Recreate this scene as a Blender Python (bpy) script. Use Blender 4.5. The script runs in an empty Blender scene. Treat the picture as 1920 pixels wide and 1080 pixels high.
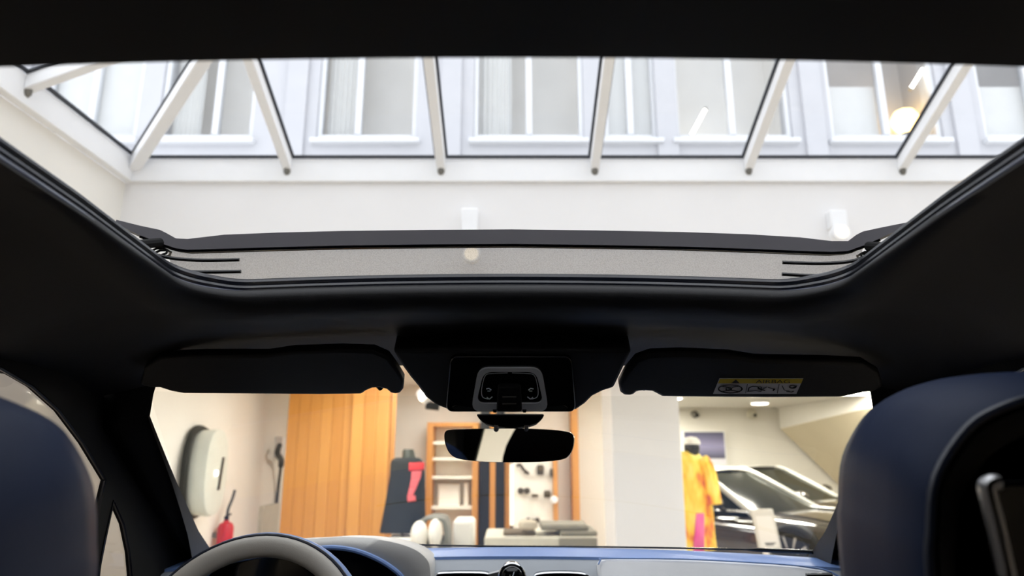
import bpy, bmesh, math, random
from mathutils import Vector, Matrix
random.seed(7)
SC = bpy.context.scene
COL = SC.collection
PI = math.pi

# ------------------------------------------------------------------ camera
FPX, CX, CY = 1280.0, 960.0, 540.0
CAM = Vector((0.0, 0.0, 1.40))
PITCH = math.radians(13.6)
FW = Vector((0, math.cos(PITCH), math.sin(PITCH)))
UP = Vector((0, -math.sin(PITCH), math.cos(PITCH)))
RT = Vector((1, 0, 0))

def ray(px, py):
    return FW + RT*((px-CX)/FPX) + UP*((CY-py)/FPX)
def PY(px, py, y):
    d = ray(px, py); return CAM + d*(y/d.y)
def PX(px, py, x):
    d = ray(px, py); return CAM + d*(x/d.x)
def PZ(px, py, z):
    d = ray(px, py); return CAM + d*((z-CAM.z)/d.z)
def PP(px, py, p0, n):
    d = ray(px, py); return CAM + d*((p0-CAM).dot(n)/d.dot(n))

cam_data = bpy.data.cameras.new('camera')
cam_data.sensor_width = 36.0
cam_data.lens = FPX/1920*36.0
cam_data.clip_start = 0.02
cam_data.dof.use_dof = True
cam_data.dof.focus_distance = 1.05
cam_data.dof.aperture_fstop = 4.0
cam = bpy.data.objects.new('camera', cam_data)
cam.location = CAM
cam.rotation_euler = (PI/2 + PITCH, 0, 0)
COL.objects.link(cam)
SC.camera = cam

# ------------------------------------------------------------------ materials
def lin(c):
    out = []
    for v in c:
        v /= 255.0
        out.append(v/12.92 if v <= 0.04045 else ((v+0.055)/1.055)**2.4)
    return (*out, 1.0)

def base_mat(name):
    m = bpy.data.materials.new(name); m.use_nodes = True
    nt = m.node_tree; nt.nodes.clear()
    out = nt.nodes.new('ShaderNodeOutputMaterial')
    return m, nt, out

def mat(name, rgb, rough=0.6, metal=0.0, spec=0.5, var=0.06, scale=8.0, bump=0.0, bscale=200.0, coat=0.0, sheen=0.0):
    m, nt, out = base_mat(name)
    b = nt.nodes.new('ShaderNodeBsdfPrincipled')
    nt.links.new(b.outputs[0], out.inputs[0])
    tc = nt.nodes.new('ShaderNodeTexCoord')
    nz = nt.nodes.new('ShaderNodeTexNoise'); nz.inputs['Scale'].default_value = scale; nz.inputs['Detail'].default_value = 4
    nt.links.new(tc.outputs['Object'], nz.inputs['Vector'])
    rp = nt.nodes.new('ShaderNodeValToRGB')
    c = lin(rgb)
    rp.color_ramp.elements[0].position = 0.3; rp.color_ramp.elements[1].position = 0.7
    rp.color_ramp.elements[0].color = (*[v*(1-var) for v in c[:3]], 1)
    rp.color_ramp.elements[1].color = (*[min(1, v*(1+var)) for v in c[:3]], 1)
    nt.links.new(nz.outputs['Fac'], rp.inputs['Fac'])
    nt.links.new(rp.outputs['Color'], b.inputs['Base Color'])
    b.inputs['Roughness'].default_value = rough
    b.inputs['Metallic'].default_value = metal
    b.inputs['Specular IOR Level'].default_value = spec
    b.inputs['Coat Weight'].default_value = coat
    b.inputs['Sheen Weight'].default_value = sheen
    if bump:
        n2 = nt.nodes.new('ShaderNodeTexNoise'); n2.inputs['Scale'].default_value = bscale
        nt.links.new(tc.outputs['Object'], n2.inputs['Vector'])
        bp = nt.nodes.new('ShaderNodeBump'); bp.inputs['Strength'].default_value = bump; bp.inputs['Distance'].default_value = 0.002
        nt.links.new(n2.outputs['Fac'], bp.inputs['Height'])
        nt.links.new(bp.outputs['Normal'], b.inputs['Normal'])
    return m

def emit(name, rgb, strength):
    m, nt, out = base_mat(name)
    e = nt.nodes.new('ShaderNodeEmission')
    e.inputs['Color'].default_value = lin(rgb); e.inputs['Strength'].default_value = strength
    nt.links.new(e.outputs[0], out.inputs[0])
    return m

def pane_mat(name, tint, rough=0.0):
    """thin glass: tinted see-through with a fresnel reflection"""
    m, nt, out = base_mat(name)
    t = nt.nodes.new('ShaderNodeBsdfTransparent'); t.inputs['Color'].default_value = (*tint, 1)
    g = nt.nodes.new('ShaderNodeBsdfGlossy'); g.inputs['Roughness'].default_value = rough
    lw = nt.nodes.new('ShaderNodeLayerWeight'); lw.inputs['Blend'].default_value = .5
    pw = nt.nodes.new('ShaderNodeMath'); pw.operation = 'POWER'; pw.inputs[1].default_value = 5
    nt.links.new(lw.outputs['Facing'], pw.inputs[0])
    f = nt.nodes.new('ShaderNodeMath'); f.operation = 'MULTIPLY_ADD'; f.inputs[1].default_value = .9; f.inputs[2].default_value = .04
    nt.links.new(pw.outputs[0], f.inputs[0])
    mx = nt.nodes.new('ShaderNodeMixShader')
    nt.links.new(f.outputs[0], mx.inputs[0]); nt.links.new(t.outputs[0], mx.inputs[1]); nt.links.new(g.outputs[0], mx.inputs[2])
    nt.links.new(mx.outputs[0], out.inputs[0])
    return m

def mesh_fabric(name, rgb, opacity):
    """fine net: part thread, part hole"""
    m, nt, out = base_mat(name)
    b = nt.nodes.new('ShaderNodeBsdfPrincipled'); b.inputs['Base Color'].default_value = lin(rgb); b.inputs['Roughness'].default_value = .8
    t = nt.nodes.new('ShaderNodeBsdfTransparent')
    tc = nt.nodes.new('ShaderNodeTexCoord')
    v = nt.nodes.new('ShaderNodeTexVoronoi'); v.inputs['Scale'].default_value = 600
    nt.links.new(tc.outputs['Object'], v.inputs['Vector'])
    mr = nt.nodes.new('ShaderNodeMapRange')
    mr.inputs['From Min'].default_value = 0.0; mr.inputs['From Max'].default_value = 0.8
    mr.inputs['To Min'].default_value = opacity-.05; mr.inputs['To Max'].default_value = opacity+.05
    nt.links.new(v.outputs['Distance'], mr.inputs['Value'])
    mx = nt.nodes.new('ShaderNodeMixShader')
    nt.links.new(mr.outputs[0], mx.inputs[0]); nt.links.new(t.outputs[0], mx.inputs[1]); nt.links.new(b.outputs[0], mx.inputs[2])
    nt.links.new(mx.outputs[0], out.inputs[0])
    return m

def plank_mat(name, ca, cb, width, axis='X'):
    m, nt, out = base_mat(name)
    b = nt.nodes.new('ShaderNodeBsdfPrincipled'); b.inputs['Roughness'].default_value = .5
    nt.links.new(b.outputs[0], out.inputs[0])
    tc = nt.nodes.new('ShaderNodeTexCoord'); sp = nt.nodes.new('ShaderNodeSeparateXYZ')
    nt.links.new(tc.outputs['Object'], sp.inputs[0])
    d = nt.nodes.new('ShaderNodeMath'); d.operation = 'DIVIDE'; d.inputs[1].default_value = width
    nt.links.new(sp.outputs[axis], d.inputs[0])
    fl = nt.nodes.new('ShaderNodeMath'); fl.operation = 'FLOOR'; nt.links.new(d.outputs[0], fl.inputs[0])
    wn = nt.nodes.new('ShaderNodeTexWhiteNoise'); wn.noise_dimensions = '1D'; nt.links.new(fl.outputs[0], wn.inputs['W'])
    mp = nt.nodes.new('ShaderNodeMapping'); mp.inputs['Scale'].default_value = (22, 22, 1.2)
    nt.links.new(tc.outputs['Object'], mp.inputs['Vector'])
    nz = nt.nodes.new('ShaderNodeTexNoise'); nz.inputs['Scale'].default_value = 1.5; nz.inputs['Detail'].default_value = 6
    nt.links.new(mp.outputs[0], nz.inputs['Vector'])
    ad = nt.nodes.new('ShaderNodeMath'); ad.operation = 'MULTIPLY_ADD'; ad.inputs[1].default_value = .5
    ha = nt.nodes.new('ShaderNodeMath'); ha.operation = 'MULTIPLY'; ha.inputs[1].default_value = .5
    nt.links.new(nz.outputs['Fac'], ha.inputs[0])
    nt.links.new(wn.outputs['Value'], ad.inputs[0]); nt.links.new(ha.outputs[0], ad.inputs[2])
    rp = nt.nodes.new('ShaderNodeValToRGB')
    rp.color_ramp.elements[0].position = .15; rp.color_ramp.elements[1].position = .85
    rp.color_ramp.elements[0].color = lin(ca); rp.color_ramp.elements[1].color = lin(cb)
    nt.links.new(ad.outputs[0], rp.inputs['Fac']); nt.links.new(rp.outputs['Color'], b.inputs['Base Color'])
    return m

def ramp_noise_mat(name, stops, scale, vec=(1, 1, 1), rough=.8):
    m, nt, out = base_mat(name)
    b = nt.nodes.new('ShaderNodeBsdfPrincipled'); b.inputs['Roughness'].default_value = rough
    nt.links.new(b.outputs[0], out.inputs[0])
    tc = nt.nodes.new('ShaderNodeTexCoord')
    mp = nt.nodes.new('ShaderNodeMapping'); mp.inputs['Scale'].default_value = vec
    nt.links.new(tc.outputs['Object'], mp.inputs['Vector'])
    nz = nt.nodes.new('ShaderNodeTexNoise'); nz.inputs['Scale'].default_value = scale; nz.inputs['Detail'].default_value = 2
    nt.links.new(mp.outputs[0], nz.inputs['Vector'])
    rp = nt.nodes.new('ShaderNodeValToRGB'); cr = rp.color_ramp
    while len(cr.elements) < len(stops): cr.elements.new(.5)
    for e, (p, c) in zip(cr.elements, stops): e.position = p; e.color = lin(c)
    nt.links.new(nz.outputs['Fac'], rp.inputs['Fac']); nt.links.new(rp.outputs['Color'], b.inputs['Base Color'])
    return m

def gradient_mat(name, stops, z0, z1, rough=.5):
    m, nt, out = base_mat(name)
    b = nt.nodes.new('ShaderNodeBsdfPrincipled'); b.inputs['Roughness'].default_value = rough
    nt.links.new(b.outputs[0], out.inputs[0])
    tc = nt.nodes.new('ShaderNodeTexCoord'); sp = nt.nodes.new('ShaderNodeSeparateXYZ')
    nt.links.new(tc.outputs['Object'], sp.inputs[0])
    mr = nt.nodes.new('ShaderNodeMapRange'); mr.inputs['From Min'].default_value = z0; mr.inputs['From Max'].default_value = z1
    nt.links.new(sp.outputs['Z'], mr.inputs['Value'])
    rp = nt.nodes.new('ShaderNodeValToRGB'); cr = rp.color_ramp
    while len(cr.elements) < len(stops): cr.elements.new(.5)
    for e, (p, c) in zip(cr.elements, stops): e.position = p; e.color = lin(c)
    nt.links.new(mr.outputs[0], rp.inputs['Fac']); nt.links.new(rp.outputs['Color'], b.inputs['Base Color'])
    return m

M = {}
M['headliner'] = mat('headliner_fabric', (16, 16, 19), .6, spec=.35, bump=.2, bscale=900)
M['roll'] = mat('edge_leather', (66, 72, 92), .3, spec=.8, coat=1.0)
M['leather_black'] = mat('black_leather', (14, 14, 16), .55, spec=.4, bump=.15, bscale=600)
M['leather_navy'] = mat('navy_leather', (27, 37, 60), .55, spec=.1, bump=.12, bscale=500)
M['black_matte'] = mat('black_plastic', (8, 8, 9), .75, spec=.2)
M['gloss_black'] = mat('piano_black', (6, 7, 9), .12, spec=.5)
M['rubber'] = mat('black_rubber', (20, 23, 32), .2, spec=.7)
M['trim_grey'] = mat('grey_pillar_trim', (62, 59, 54), .6)
M['chrome'] = mat('chrome', (225, 228, 232), .12, metal=1.0, var=.01)
M['satin'] = mat('satin_silver', (190, 190, 192), .3, metal=1.0, var=.02)
M['bezel'] = mat('silver_bezel', (226, 230, 234), .25, metal=.15, spec=.8, var=.02)
M['deflector'] = mat('dark_grey_plastic', (62, 60, 66), .5, spec=.4)
M['net'] = mesh_fabric('deflector_net', (112, 100, 86), .57)
M['dash_sky_sheen'] = mat('sky_sheen_dash_leather', (118, 148, 204), .38, spec=.6, bump=.1, bscale=500)  # blue of the reflected sky put into the base colour
M['dash_grey'] = mat('pale_grey_dash_leather', (226, 226, 228), .5, bump=.1, bscale=500)
M['dash_mid'] = mat('mid_grey_dash_leather', (148, 152, 158), .5, bump=.1, bscale=500)
M['hood_grey'] = mat('warm_grey_binnacle_leather', (204, 201, 196), .5, bump=.1, bscale=500)
M['wheel_grey'] = mat('grey_wheel_leather', (202, 196, 186), .5, bump=.1, bscale=500)
M['wheel_navy'] = mat('navy_wheel_seam', (22, 30, 48), .4)
M['mirror'] = mat('mirror_glass', (235, 235, 235), .0, metal=1.0, var=0)
M['windshield'] = pane_mat('windscreen_glass', (.96, .97, .96))
M['tint'] = pane_mat('tinted_side_glass', (.34, .32, .31))
M['clear'] = pane_mat('clear_side_glass', (.93, .94, .93))
M['label_yellow'] = mat('label_yellow', (214, 190, 40), .5, var=.02)
M['label_white'] = mat('label_white', (216, 218, 226), .5, var=.02)
M['label_ink'] = mat('label_ink', (8, 8, 12), .6, var=.02)
M['icon_white'] = mat('icon_white', (215, 220, 228), .5, var=.01)
M['wall'] = mat('cream_plaster', (234, 231, 224), .9, spec=.2, var=.015, scale=2.0)
M['stair_shade'] = mat('shade_toned_stair_render', (212, 201, 176), .9, spec=.2, var=.02, scale=2)  # darker than the wall: the soffit's shade put into the colour
M['sign_grey'] = mat('sign_frame_grey', (188, 184, 174), .6, var=.01)
M['sign_paper'] = mat('sign_paper', (208, 204, 197), .8, var=.01)
M['well'] = mat('white_plaster', (233, 232, 232), .9, spec=.2, var=.01, scale=2.0)
M['white_paint'] = mat('white_paint', (240, 241, 243), .5, var=.01)
M['floor'] = mat('pale_stone_floor', (198, 190, 178), .35, var=.05, scale=1.5)
M['gasket'] = mat('dark_gasket', (58, 62, 70), .6)
M['skyglass'] = pane_mat('skylight_glass', (.95, .97, .98))
M['facade'] = mat('facade_render', (184, 185, 190), .9, spec=.2, var=.02, scale=3)
M['frame_white'] = mat('white_window_frame', (208, 210, 214), .5, var=.01)
M['room'] = mat('room_beige', (232, 228, 222), .9, var=.08, scale=1.2)
M['blind'] = mat('roller_blind', (226, 224, 220), .9, var=.02)
M['room_reflection'] = mat('room_reflection_grey', (176, 172, 170), .9, var=.15, scale=1.0)  # darker tone painted in for buildings reflected in the panes
M['winglass'] = pane_mat('window_glass', (.93, .94, .95))
M['tube_glow'] = emit('tube_reflection', (255, 246, 226), 14)
M['warmlamp'] = emit('warm_lamp', (255, 205, 120), 9)
M['fill_lamp'] = emit('added_fill_lamp', (255, 251, 242), 23)  # glow of the added fill panels, no visible source
M['fill_lamp_far'] = emit('added_far_fill_lamp', (255, 249, 232), 78)
M['fill_lamp_rear'] = emit('added_rear_fill_lamp', (255, 250, 238), 50)
M['spot_lamp'] = emit('spot_lamp', (255, 244, 222), 12)
M['strip_lamp'] = emit('led_strip', (255, 244, 220), 2.0)
M['dim_lamp'] = emit('dim_spot_lamp', (255, 244, 226), 1.5)
M['wood'] = plank_mat('honey_oak_planks', (206, 140, 62), (226, 164, 84), .115)
M['oak'] = plank_mat('oak_post', (190, 128, 62), (216, 158, 90), .5)
M['shelf'] = mat('white_shelf', (244, 240, 228), .6, var=.02)
M['board'] = mat('pale_display_board', (240, 236, 228), .6, var=.02)
M['black_panel'] = mat('black_panel', (22, 26, 30), .4)
M['charger'] = mat('pale_grey_casing', (206, 210, 202), .4, var=.03)
M['cable'] = mat('black_cable', (34, 36, 34), .5)
M['red'] = mat('red_enamel', (190, 24, 30), .3, var=.05)
M['jersey'] = mat('black_jersey', (36, 42, 46), .85, var=.12, scale=6, bump=.4, bscale=30)
M['jersey_red'] = mat('red_print', (226, 66, 74), .8, var=.03)
M['jersey_pink'] = mat('pink_print', (236, 112, 118), .8, var=.03)
M['mannequin'] = mat('grey_mannequin', (58, 64, 58), .5)
M['shirt'] = ramp_noise_mat('orange_yellow_print', [(.28, (196, 70, 80)), (.38, (240, 140, 60)), (.46, (252, 200, 66)), (.56, (254, 222, 96)), (.68, (254, 234, 130))], 9, (1, 1, .45))
M['magenta'] = ramp_noise_mat('magenta_print', [(.3, (226, 70, 150)), (.7, (240, 132, 170))], 6, (1, 1, .6))
M['poster'] = gradient_mat('violet_navy_poster', [(0, (226, 224, 232)), (.16, (222, 220, 230)), (.2, (58, 58, 84)), (.55, (150, 146, 184)), (1, (70, 70, 100))], -.30, .30)
M['paint'] = mat('dark_grey_car_paint', (48, 43, 38), .12, spec=.6, coat=1.0, var=.05)
M['pillar_silver'] = mat('bright_silver_paint', (182, 182, 176), .35, metal=.2, spec=.5, var=.02)
M['carglass'] = mat('dark_car_glass', (34, 35, 28), .12, spec=.06)
M['tyre'] = mat('tyre', (20, 20, 20), .8)
M['headlamp'] = mat('headlamp_lens', (190, 200, 204), .08, spec=.8, metal=.4)
M['sofa'] = mat('grey_sofa_fabric', (140, 136, 122), .9, var=.06, bump=.4, bscale=150)
M['sofa_pale'] = mat('pale_grey_plinth', (206, 202, 186), .7)
M['brown'] = mat('brown_leather', (104, 92, 72), .6)
M['cushion'] = mat('beige_cushion', (196, 186, 166), .9)
M['whitefab'] = mat('white_fabric', (238, 236, 228), .9, var=.02)
M['greyshell'] = mat('grey_shell', (118, 120, 112), .5)
M['accessory'] = mat('dark_accessory', (70, 62, 50), .5)
M['steel'] = mat('grey_steel', (120, 118, 112), .4, metal=.6)

# ------------------------------------------------------------------ geometry helpers (world coordinates)
def box(x0, y0, z0, x1, y1, z1):
    v = [(x, y, z) for x in (x0, x1) for y in (y0, y1) for z in (z0, z1)]
    f = [(0, 1, 3, 2), (4, 6, 7, 5), (0, 4, 5, 1), (2, 3, 7, 6), (0, 2, 6, 4), (1, 5, 7, 3)]
    return [Vector(a) for a in v], f

def join(*gs):
    V, F = [], []
    for v, f in gs:
        o = len(V); V += [Vector(a) for a in v]; F += [tuple(i+o for i in q) for q in f]
    return V, F

def loft(rings, closed=True, cap0=True, cap1=True):
    n = len(rings[0]); V = [Vector(p) for r in rings for p in r]; F = []
    for k in range(len(rings)-1):
        for i in range(n if closed else n-1):
            j = (i+1) % n
            F.append((k*n+i, k*n+j, (k+1)*n+j, (k+1)*n+i))
    if cap0: F.append(tuple(range(n)))
    if cap1: F.append(tuple((len(rings)-1)*n+i for i in range(n)))
    return V, F

def tube(pts, r, n=10, closed=False, flat=1.0):
    pts = [Vector(p) for p in pts]; m = len(pts); rings = []; nrm = None
    for i, p in enumerate(pts):
        a = pts[(i-1) % m] if (closed or i > 0) else p
        b = pts[(i+1) % m] if (closed or i < m-1) else p
        t = (b-a).normalized()
        if nrm is None:
            nrm = t.cross(Vector((0, 0, 1)))
            if nrm.length < 1e-3: nrm = t.cross(Vector((1, 0, 0)))
        nrm = (nrm - t*nrm.dot(t)).normalized(); bi = t.cross(nrm)
        rr = r[i] if isinstance(r, (list, tuple)) else r
        rings.append([p + nrm*math.cos(2*PI*k/n)*rr + bi*math.sin(2*PI*k/n)*rr*flat for k in range(n)])
    if closed:
        rings.append(rings[0]); return loft(rings, True, False, False)
    return loft(rings)

def prism(pts, vec):
    pts = [Vector(p) for p in pts]; vec = Vector(vec)
    return loft([pts, [p+vec for p in pts]])

def lathe(prof, c, n=24, axis='Z', cap=True):
    c = Vector(c); rings = []
    for r, h in prof:
        ring = []
        for k in range(n):
            a = 2*PI*k/n
            if axis == 'Z': q = Vector((r*math.cos(a), r*math.sin(a), h))
            elif axis == 'Y': q = Vector((r*math.cos(a), h, r*math.sin(a)))
            else: q = Vector((h, r*math.cos(a), r*math.sin(a)))
            ring.append(c+q)
        rings.append(ring)
    return loft(rings, True, cap, cap)

def smooth_path(pts, k=6, closed=False):
    """Catmull-Rom through the points"""
    pts = [Vector(p) for p in pts]; m = len(pts); out = []
    for i in range(m if closed else m-1):
        p0 = pts[(i-1) % m] if (closed or i > 0) else pts[i]
        p1 = pts[i]; p2 = pts[(i+1) % m]
        p3 = pts[(i+2) % m] if (closed or i < m-2) else p2
        for j in range(k):
            t = j/k
            out.append(.5*((2*p1) + (p2-p0)*t + (2*p0-5*p1+4*p2-p3)*t*t + (3*p1-p0-3*p2+p3)*t**3))
    if not closed: out.append(pts[-1])
    return out

def grid(fn, nu, nv):
    V = [Vector(fn(i/nu, j/nv)) for j in range(nv+1) for i in range(nu+1)]
    F = [(j*(nu+1)+i, j*(nu+1)+i+1, (j+1)*(nu+1)+i+1, (j+1)*(nu+1)+i) for j in range(nv) for i in range(nu)]
    return V, F

def xf(g, mtx):
    return [mtx @ Vector(v) for v in g[0]], g[1]

def ellipse_ring(cx, cy, z, a, b, n=28):
    return [Vector((cx+a*math.cos(2*PI*k/n), cy+b*math.sin(2*PI*k/n), z)) for k in range(n)]

ROOT = {}
def build(name, geo, material, parent=None, smooth=True, bevel=0.0, sub=0, solid=0.0, local=False, label=None, ang=35, seg=3):
    V, F = geo
    inv = ROOT.get(parent.name, Matrix()).inverted() if (parent is not None and not local) else Matrix()
    me = bpy.data.meshes.new(name)
    bm = bmesh.new()
    vs = [bm.verts.new(inv @ Vector(v)) for v in V]
    for f in F:
        try: bm.faces.new([vs[i] for i in f])
        except ValueError: pass
    bmesh.ops.recalc_face_normals(bm, faces=bm.faces)
    bm.to_mesh(me); bm.free()
    if smooth:
        for p in me.polygons: p.use_smooth = True
        me.set_sharp_from_angle(angle=math.radians(ang))
    me.materials.append(material)
    o = bpy.data.objects.new(name, me); COL.objects.link(o)
    if parent is not None:
        o.parent = parent; ROOT[o.name] = ROOT.get(parent.name, Matrix())
    if solid:
        s = o.modifiers.new('solid', 'SOLIDIFY'); s.thickness = solid; s.offset = 0
    if bevel:
        b = o.modifiers.new('bevel', 'BEVEL'); b.width = bevel; b.segments = seg; b.limit_method = 'ANGLE'; b.angle_limit = math.radians(40)
    if sub:
        s = o.modifiers.new('sub', 'SUBSURF'); s.levels = sub; s.render_levels = sub
    if label: o['label'] = label
    return o

def thing(name, label, cat, loc=(0, 0, 0), rot=0.0, group=None):
    o = bpy.data.objects.new(name, None); COL.objects.link(o)
    o.location = loc; o.rotation_euler = (0, 0, rot); o.empty_display_size = .05
    ROOT[o.name] = Matrix.Translation(Vector(loc)) @ Matrix.Rotation(rot, 4, 'Z')
    o['label'] = label; o['category'] = cat
    if group: o['group'] = group
    return o

def single(name, geo, material, label, cat, group=None, **kw):
    """a thing that is one mesh: its origin sits at the middle of its base"""
    V = geo[0]
    lo = [min(v[i] for v in V) for i in range(3)]; hi = [max(v[i] for v in V) for i in range(3)]
    c = Vector(((lo[0]+hi[0])/2, (lo[1]+hi[1])/2, lo[2]))
    o = build(name, ([Vector(v)-c for v in V], geo[1]), material, **kw)
    o.location = c; ROOT[o.name] = Matrix.Translation(c)
    o['label'] = label; o['category'] = cat
    if group: o['group'] = group
    return o

def struct(name, geo, material, **kw):
    o = build(name, geo, material, **kw); o['kind'] = 'structure'
    return o

def struct_root(name, loc=(0, 0, 0)):
    o = bpy.data.objects.new(name, None); COL.objects.link(o); o.location = loc
    ROOT[o.name] = Matrix.Translation(Vector(loc)); o['kind'] = 'structure'
    return o

def copy_tree(src, parent=None):
    c = src.copy(); COL.objects.link(c)
    if parent is not None: c.parent = parent
    for ch in [k for k in list(COL.objects) if k.parent == src]: copy_tree(ch, c)
    return c

# ================================================================== THE SHOWROOM
XL, XR, YB, YF, ZC = -2.62, 7.5, -8.0, 13.2, 2.24       # left wall, right wall, rear, far wall, ceiling
SX0, SY1, SW = -2.56, 4.30, 7.28                        # skylight corner and side
SX1, SY0 = SX0+SW, SY1-SW
ZE = 3.18                                               # top of the light well plaster
struct('floor', box(XL-.2, YB-.2, -.1, XR+.2, YF+.2, 0), M['floor'], smooth=False)
struct('wall_left', box(XL-.15, YB-.15, 0, XL, YF+.15, ZE), M['wall'], smooth=False)
struct('wall_right', box(XR, YB, 0, XR+.15, YF, ZC+.1), M['wall'], smooth=False)
struct('wall_rear', box(XL, YB-.15, 0, XR, YB, ZC+.1), M['wall'], smooth=False)
struct('wall_front', box(XL, YF, 0, XR, YF+.15, ZC+.1), M['wall'], smooth=False)
struct('wall_middle', box(XL, 8.8, 0, 1.32, 8.95, ZC), M['wall'], smooth=False)
struct('ceiling', join(box(XL, SY1+.13, ZC, XR, YF, ZC+.1), box(SX1+.13, SY0-.13, ZC, XR, SY1+.13, ZC+.1), box(XL, YB, ZC, XR, SY0-.13, ZC+.1)), M['wall'], smooth=False)
struct('wall_well_front', box(XL, SY1+.03, ZC-.0, SX1+.13, SY1+.13, ZE), M['well'], smooth=False)
struct('wall_well_right', box(SX1+.03, SY0-.03, ZC, SX1+.13, SY1+.03, ZE), M['well'], smooth=False)
struct('wall_well_rear', box(XL, SY0-.13, ZC, SX1+.13, SY0-.03, ZE), M['well'], smooth=False)

# ---- hipped skylight
win1 = struct_root('window_1', (SX0, SY1, ZE))
ZG, TS = 3.355, math.tan(math.radians(23))
BAY = SW/7
def face_pt(k, u, v, dz=0.0):
    """k-th slope of the roof: u along the eave, v inward"""
    z = ZG + TS*v + dz
    return [Vector((SX0+u, SY1-v, z)), Vector((SX0+v, SY0+u, z)), Vector((SX1-u, SY0+v, z)), Vector((SX1-v, SY1-u, z))][k]
build('window_curb', join(box(SX0-.06, SY1, ZE-.0, SX1+.06, SY1+.13, ZG-.012), box(SX0-.06, SY0-.13, ZE, SX1+.06, SY0, ZG-.012),
      box(SX0-.06, SY0, ZE, SX0, SY1, ZG-.012), box(SX1, SY0, ZE, SX1+.13, SY1, ZG-.012)), M['white_paint'], win1, bevel=.006)
for k in range(4):
    for b in range(7):
        u0, u1 = b*BAY, (b+1)*BAY
        v0, v1 = min(u0, SW-u0), min(u1, SW-u1)
        loop = [(u0, 0), (u1, 0), (u1, v1)] if v0 < 1e-6 else ([(u0, 0), (u1, 0), (u0, v0)] if v1 < 1e-6 else
               ([(u0, 0), (u1, 0), (u1, v1), (SW/2, SW/2), (u0, v0)] if b == 3 else [(u0, 0), (u1, 0), (u1, v1), (u0, v0)]))
        P3 = [face_pt(k, u, v) for u, v in loop]
        pane = build('glass_pane', (P3, [tuple(range(len(P3)))]), M['skyglass'], win1, smooth=False)
        # dark rubber edge just under the pane
        cu = sum(u for u, v in loop)/len(loop); cv = sum(v for u, v in loop)/len(loop)
        inner = []
        mm = len(loop)
        for i in range(mm):
            p0, p1, p2 = Vector(loop[i-1]), Vector(loop[i]), Vector(loop[(i+1) % mm])
            d1 = (p1-p0).normalized(); d2 = (p2-p1).normalized()
            n1 = Vector((-d1.y, d1.x)); n2 = Vector((-d2.y, d2.x))
            d_1 = d_2 = .046
            if (p1-p0).y == 0: d_1 = .02
            if (p2-p1).y == 0: d_2 = .02
            det = n1.x*n2.y-n1.y*n2.x
            q = p1 + Vector(((d_1*n2.y-d_2*n1.y)/det, (n1.x*d_2-n2.x*d_1)/det))
            inner.append((q.x, q.y))
        o_lo = [face_pt(k, u, v, -.012) for u, v in loop]; i_lo = [face_pt(k, u, v, -.012) for u, v in inner]
        o_hi = [face_pt(k, u, v, -.002) for u, v in loop]; i_hi = [face_pt(k, u, v, -.002) for u, v in inner]
        g = loft([o_lo, i_lo, i_hi, o_hi, o_lo], True, False, False)
        build('gasket', g, M['gasket'], pane, smooth=False)
def beam_between(a, b, w, h):
    """a rafter: the top follows a-b, h hangs below, w wide"""
    a, b = Vector(a), Vector(b); d = (b-a).normalized(); s = d.cross(Vector((0, 0, 1))).normalized()*w/2; dn = Vector((0, 0, -h))
    ra = [a-s, a+s, a+s+dn, a-s+dn]; rb = [b-s, b+s, b+s+dn, b-s+dn]
    return loft([ra, rb])
for k in range(4):
    for b in range(1, 7):
        u = b*BAY; v = min(u, SW-u)
        build('rafter', beam_between(face_pt(k, u, -.0, -.013), face_pt(k, u, v, -.013), .06, .085), M['white_paint'], win1, bevel=.006)
    for b in range(1, 7):
        f0 = face_pt(k, b*BAY, 0, -.098); build('rafter_tip_shade', lathe([(.012, -.03), (.022, -.015), (.024, .012)], f0), M['steel'], win1)  # dark caps added for the shade on the rafter ends
    build('hip_rafter', beam_between(face_pt(k, 0, 0, -.013), face_pt(k, SW/2, SW/2, -.013), .075, .095), M['white_paint'], win1, bevel=.006)

# ---- facade of the courtyard above the skylight
FY = 8.0
def fx(px, py=200): return PY(px, py, FY).x
SILL = PY(960, 258, FY).z
FTOP = SILL+2.4
wins = [(-700, -420, -560, 0), (-300, -40, -170, 0), (80, 262, 170, 1), (300, 478, 405, 0), (596, 782, 672, 0), (888, 1094, 992, 0),
        (1132, 1232, 1182, 1), (1264, 1482, 1372, 2), (1553, 1762, 1660, 3), (1838, 2040, 1940, 4), (2120, 2320, 2220, 0)]
cols = []
prev = -13.0
for a, b, c, t in wins:
    cols.append(box(prev, FY, SILL, fx(a), FY+.35, FTOP)); prev = fx(b)
cols.append(box(prev, FY, SILL, 13.0, FY+.35, FTOP))
cols.append(box(-13, FY, 2.6, 13, FY+.35, SILL)); cols.append(box(-13, FY, FTOP, 13, FY+.35, FTOP+1.6))
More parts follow.
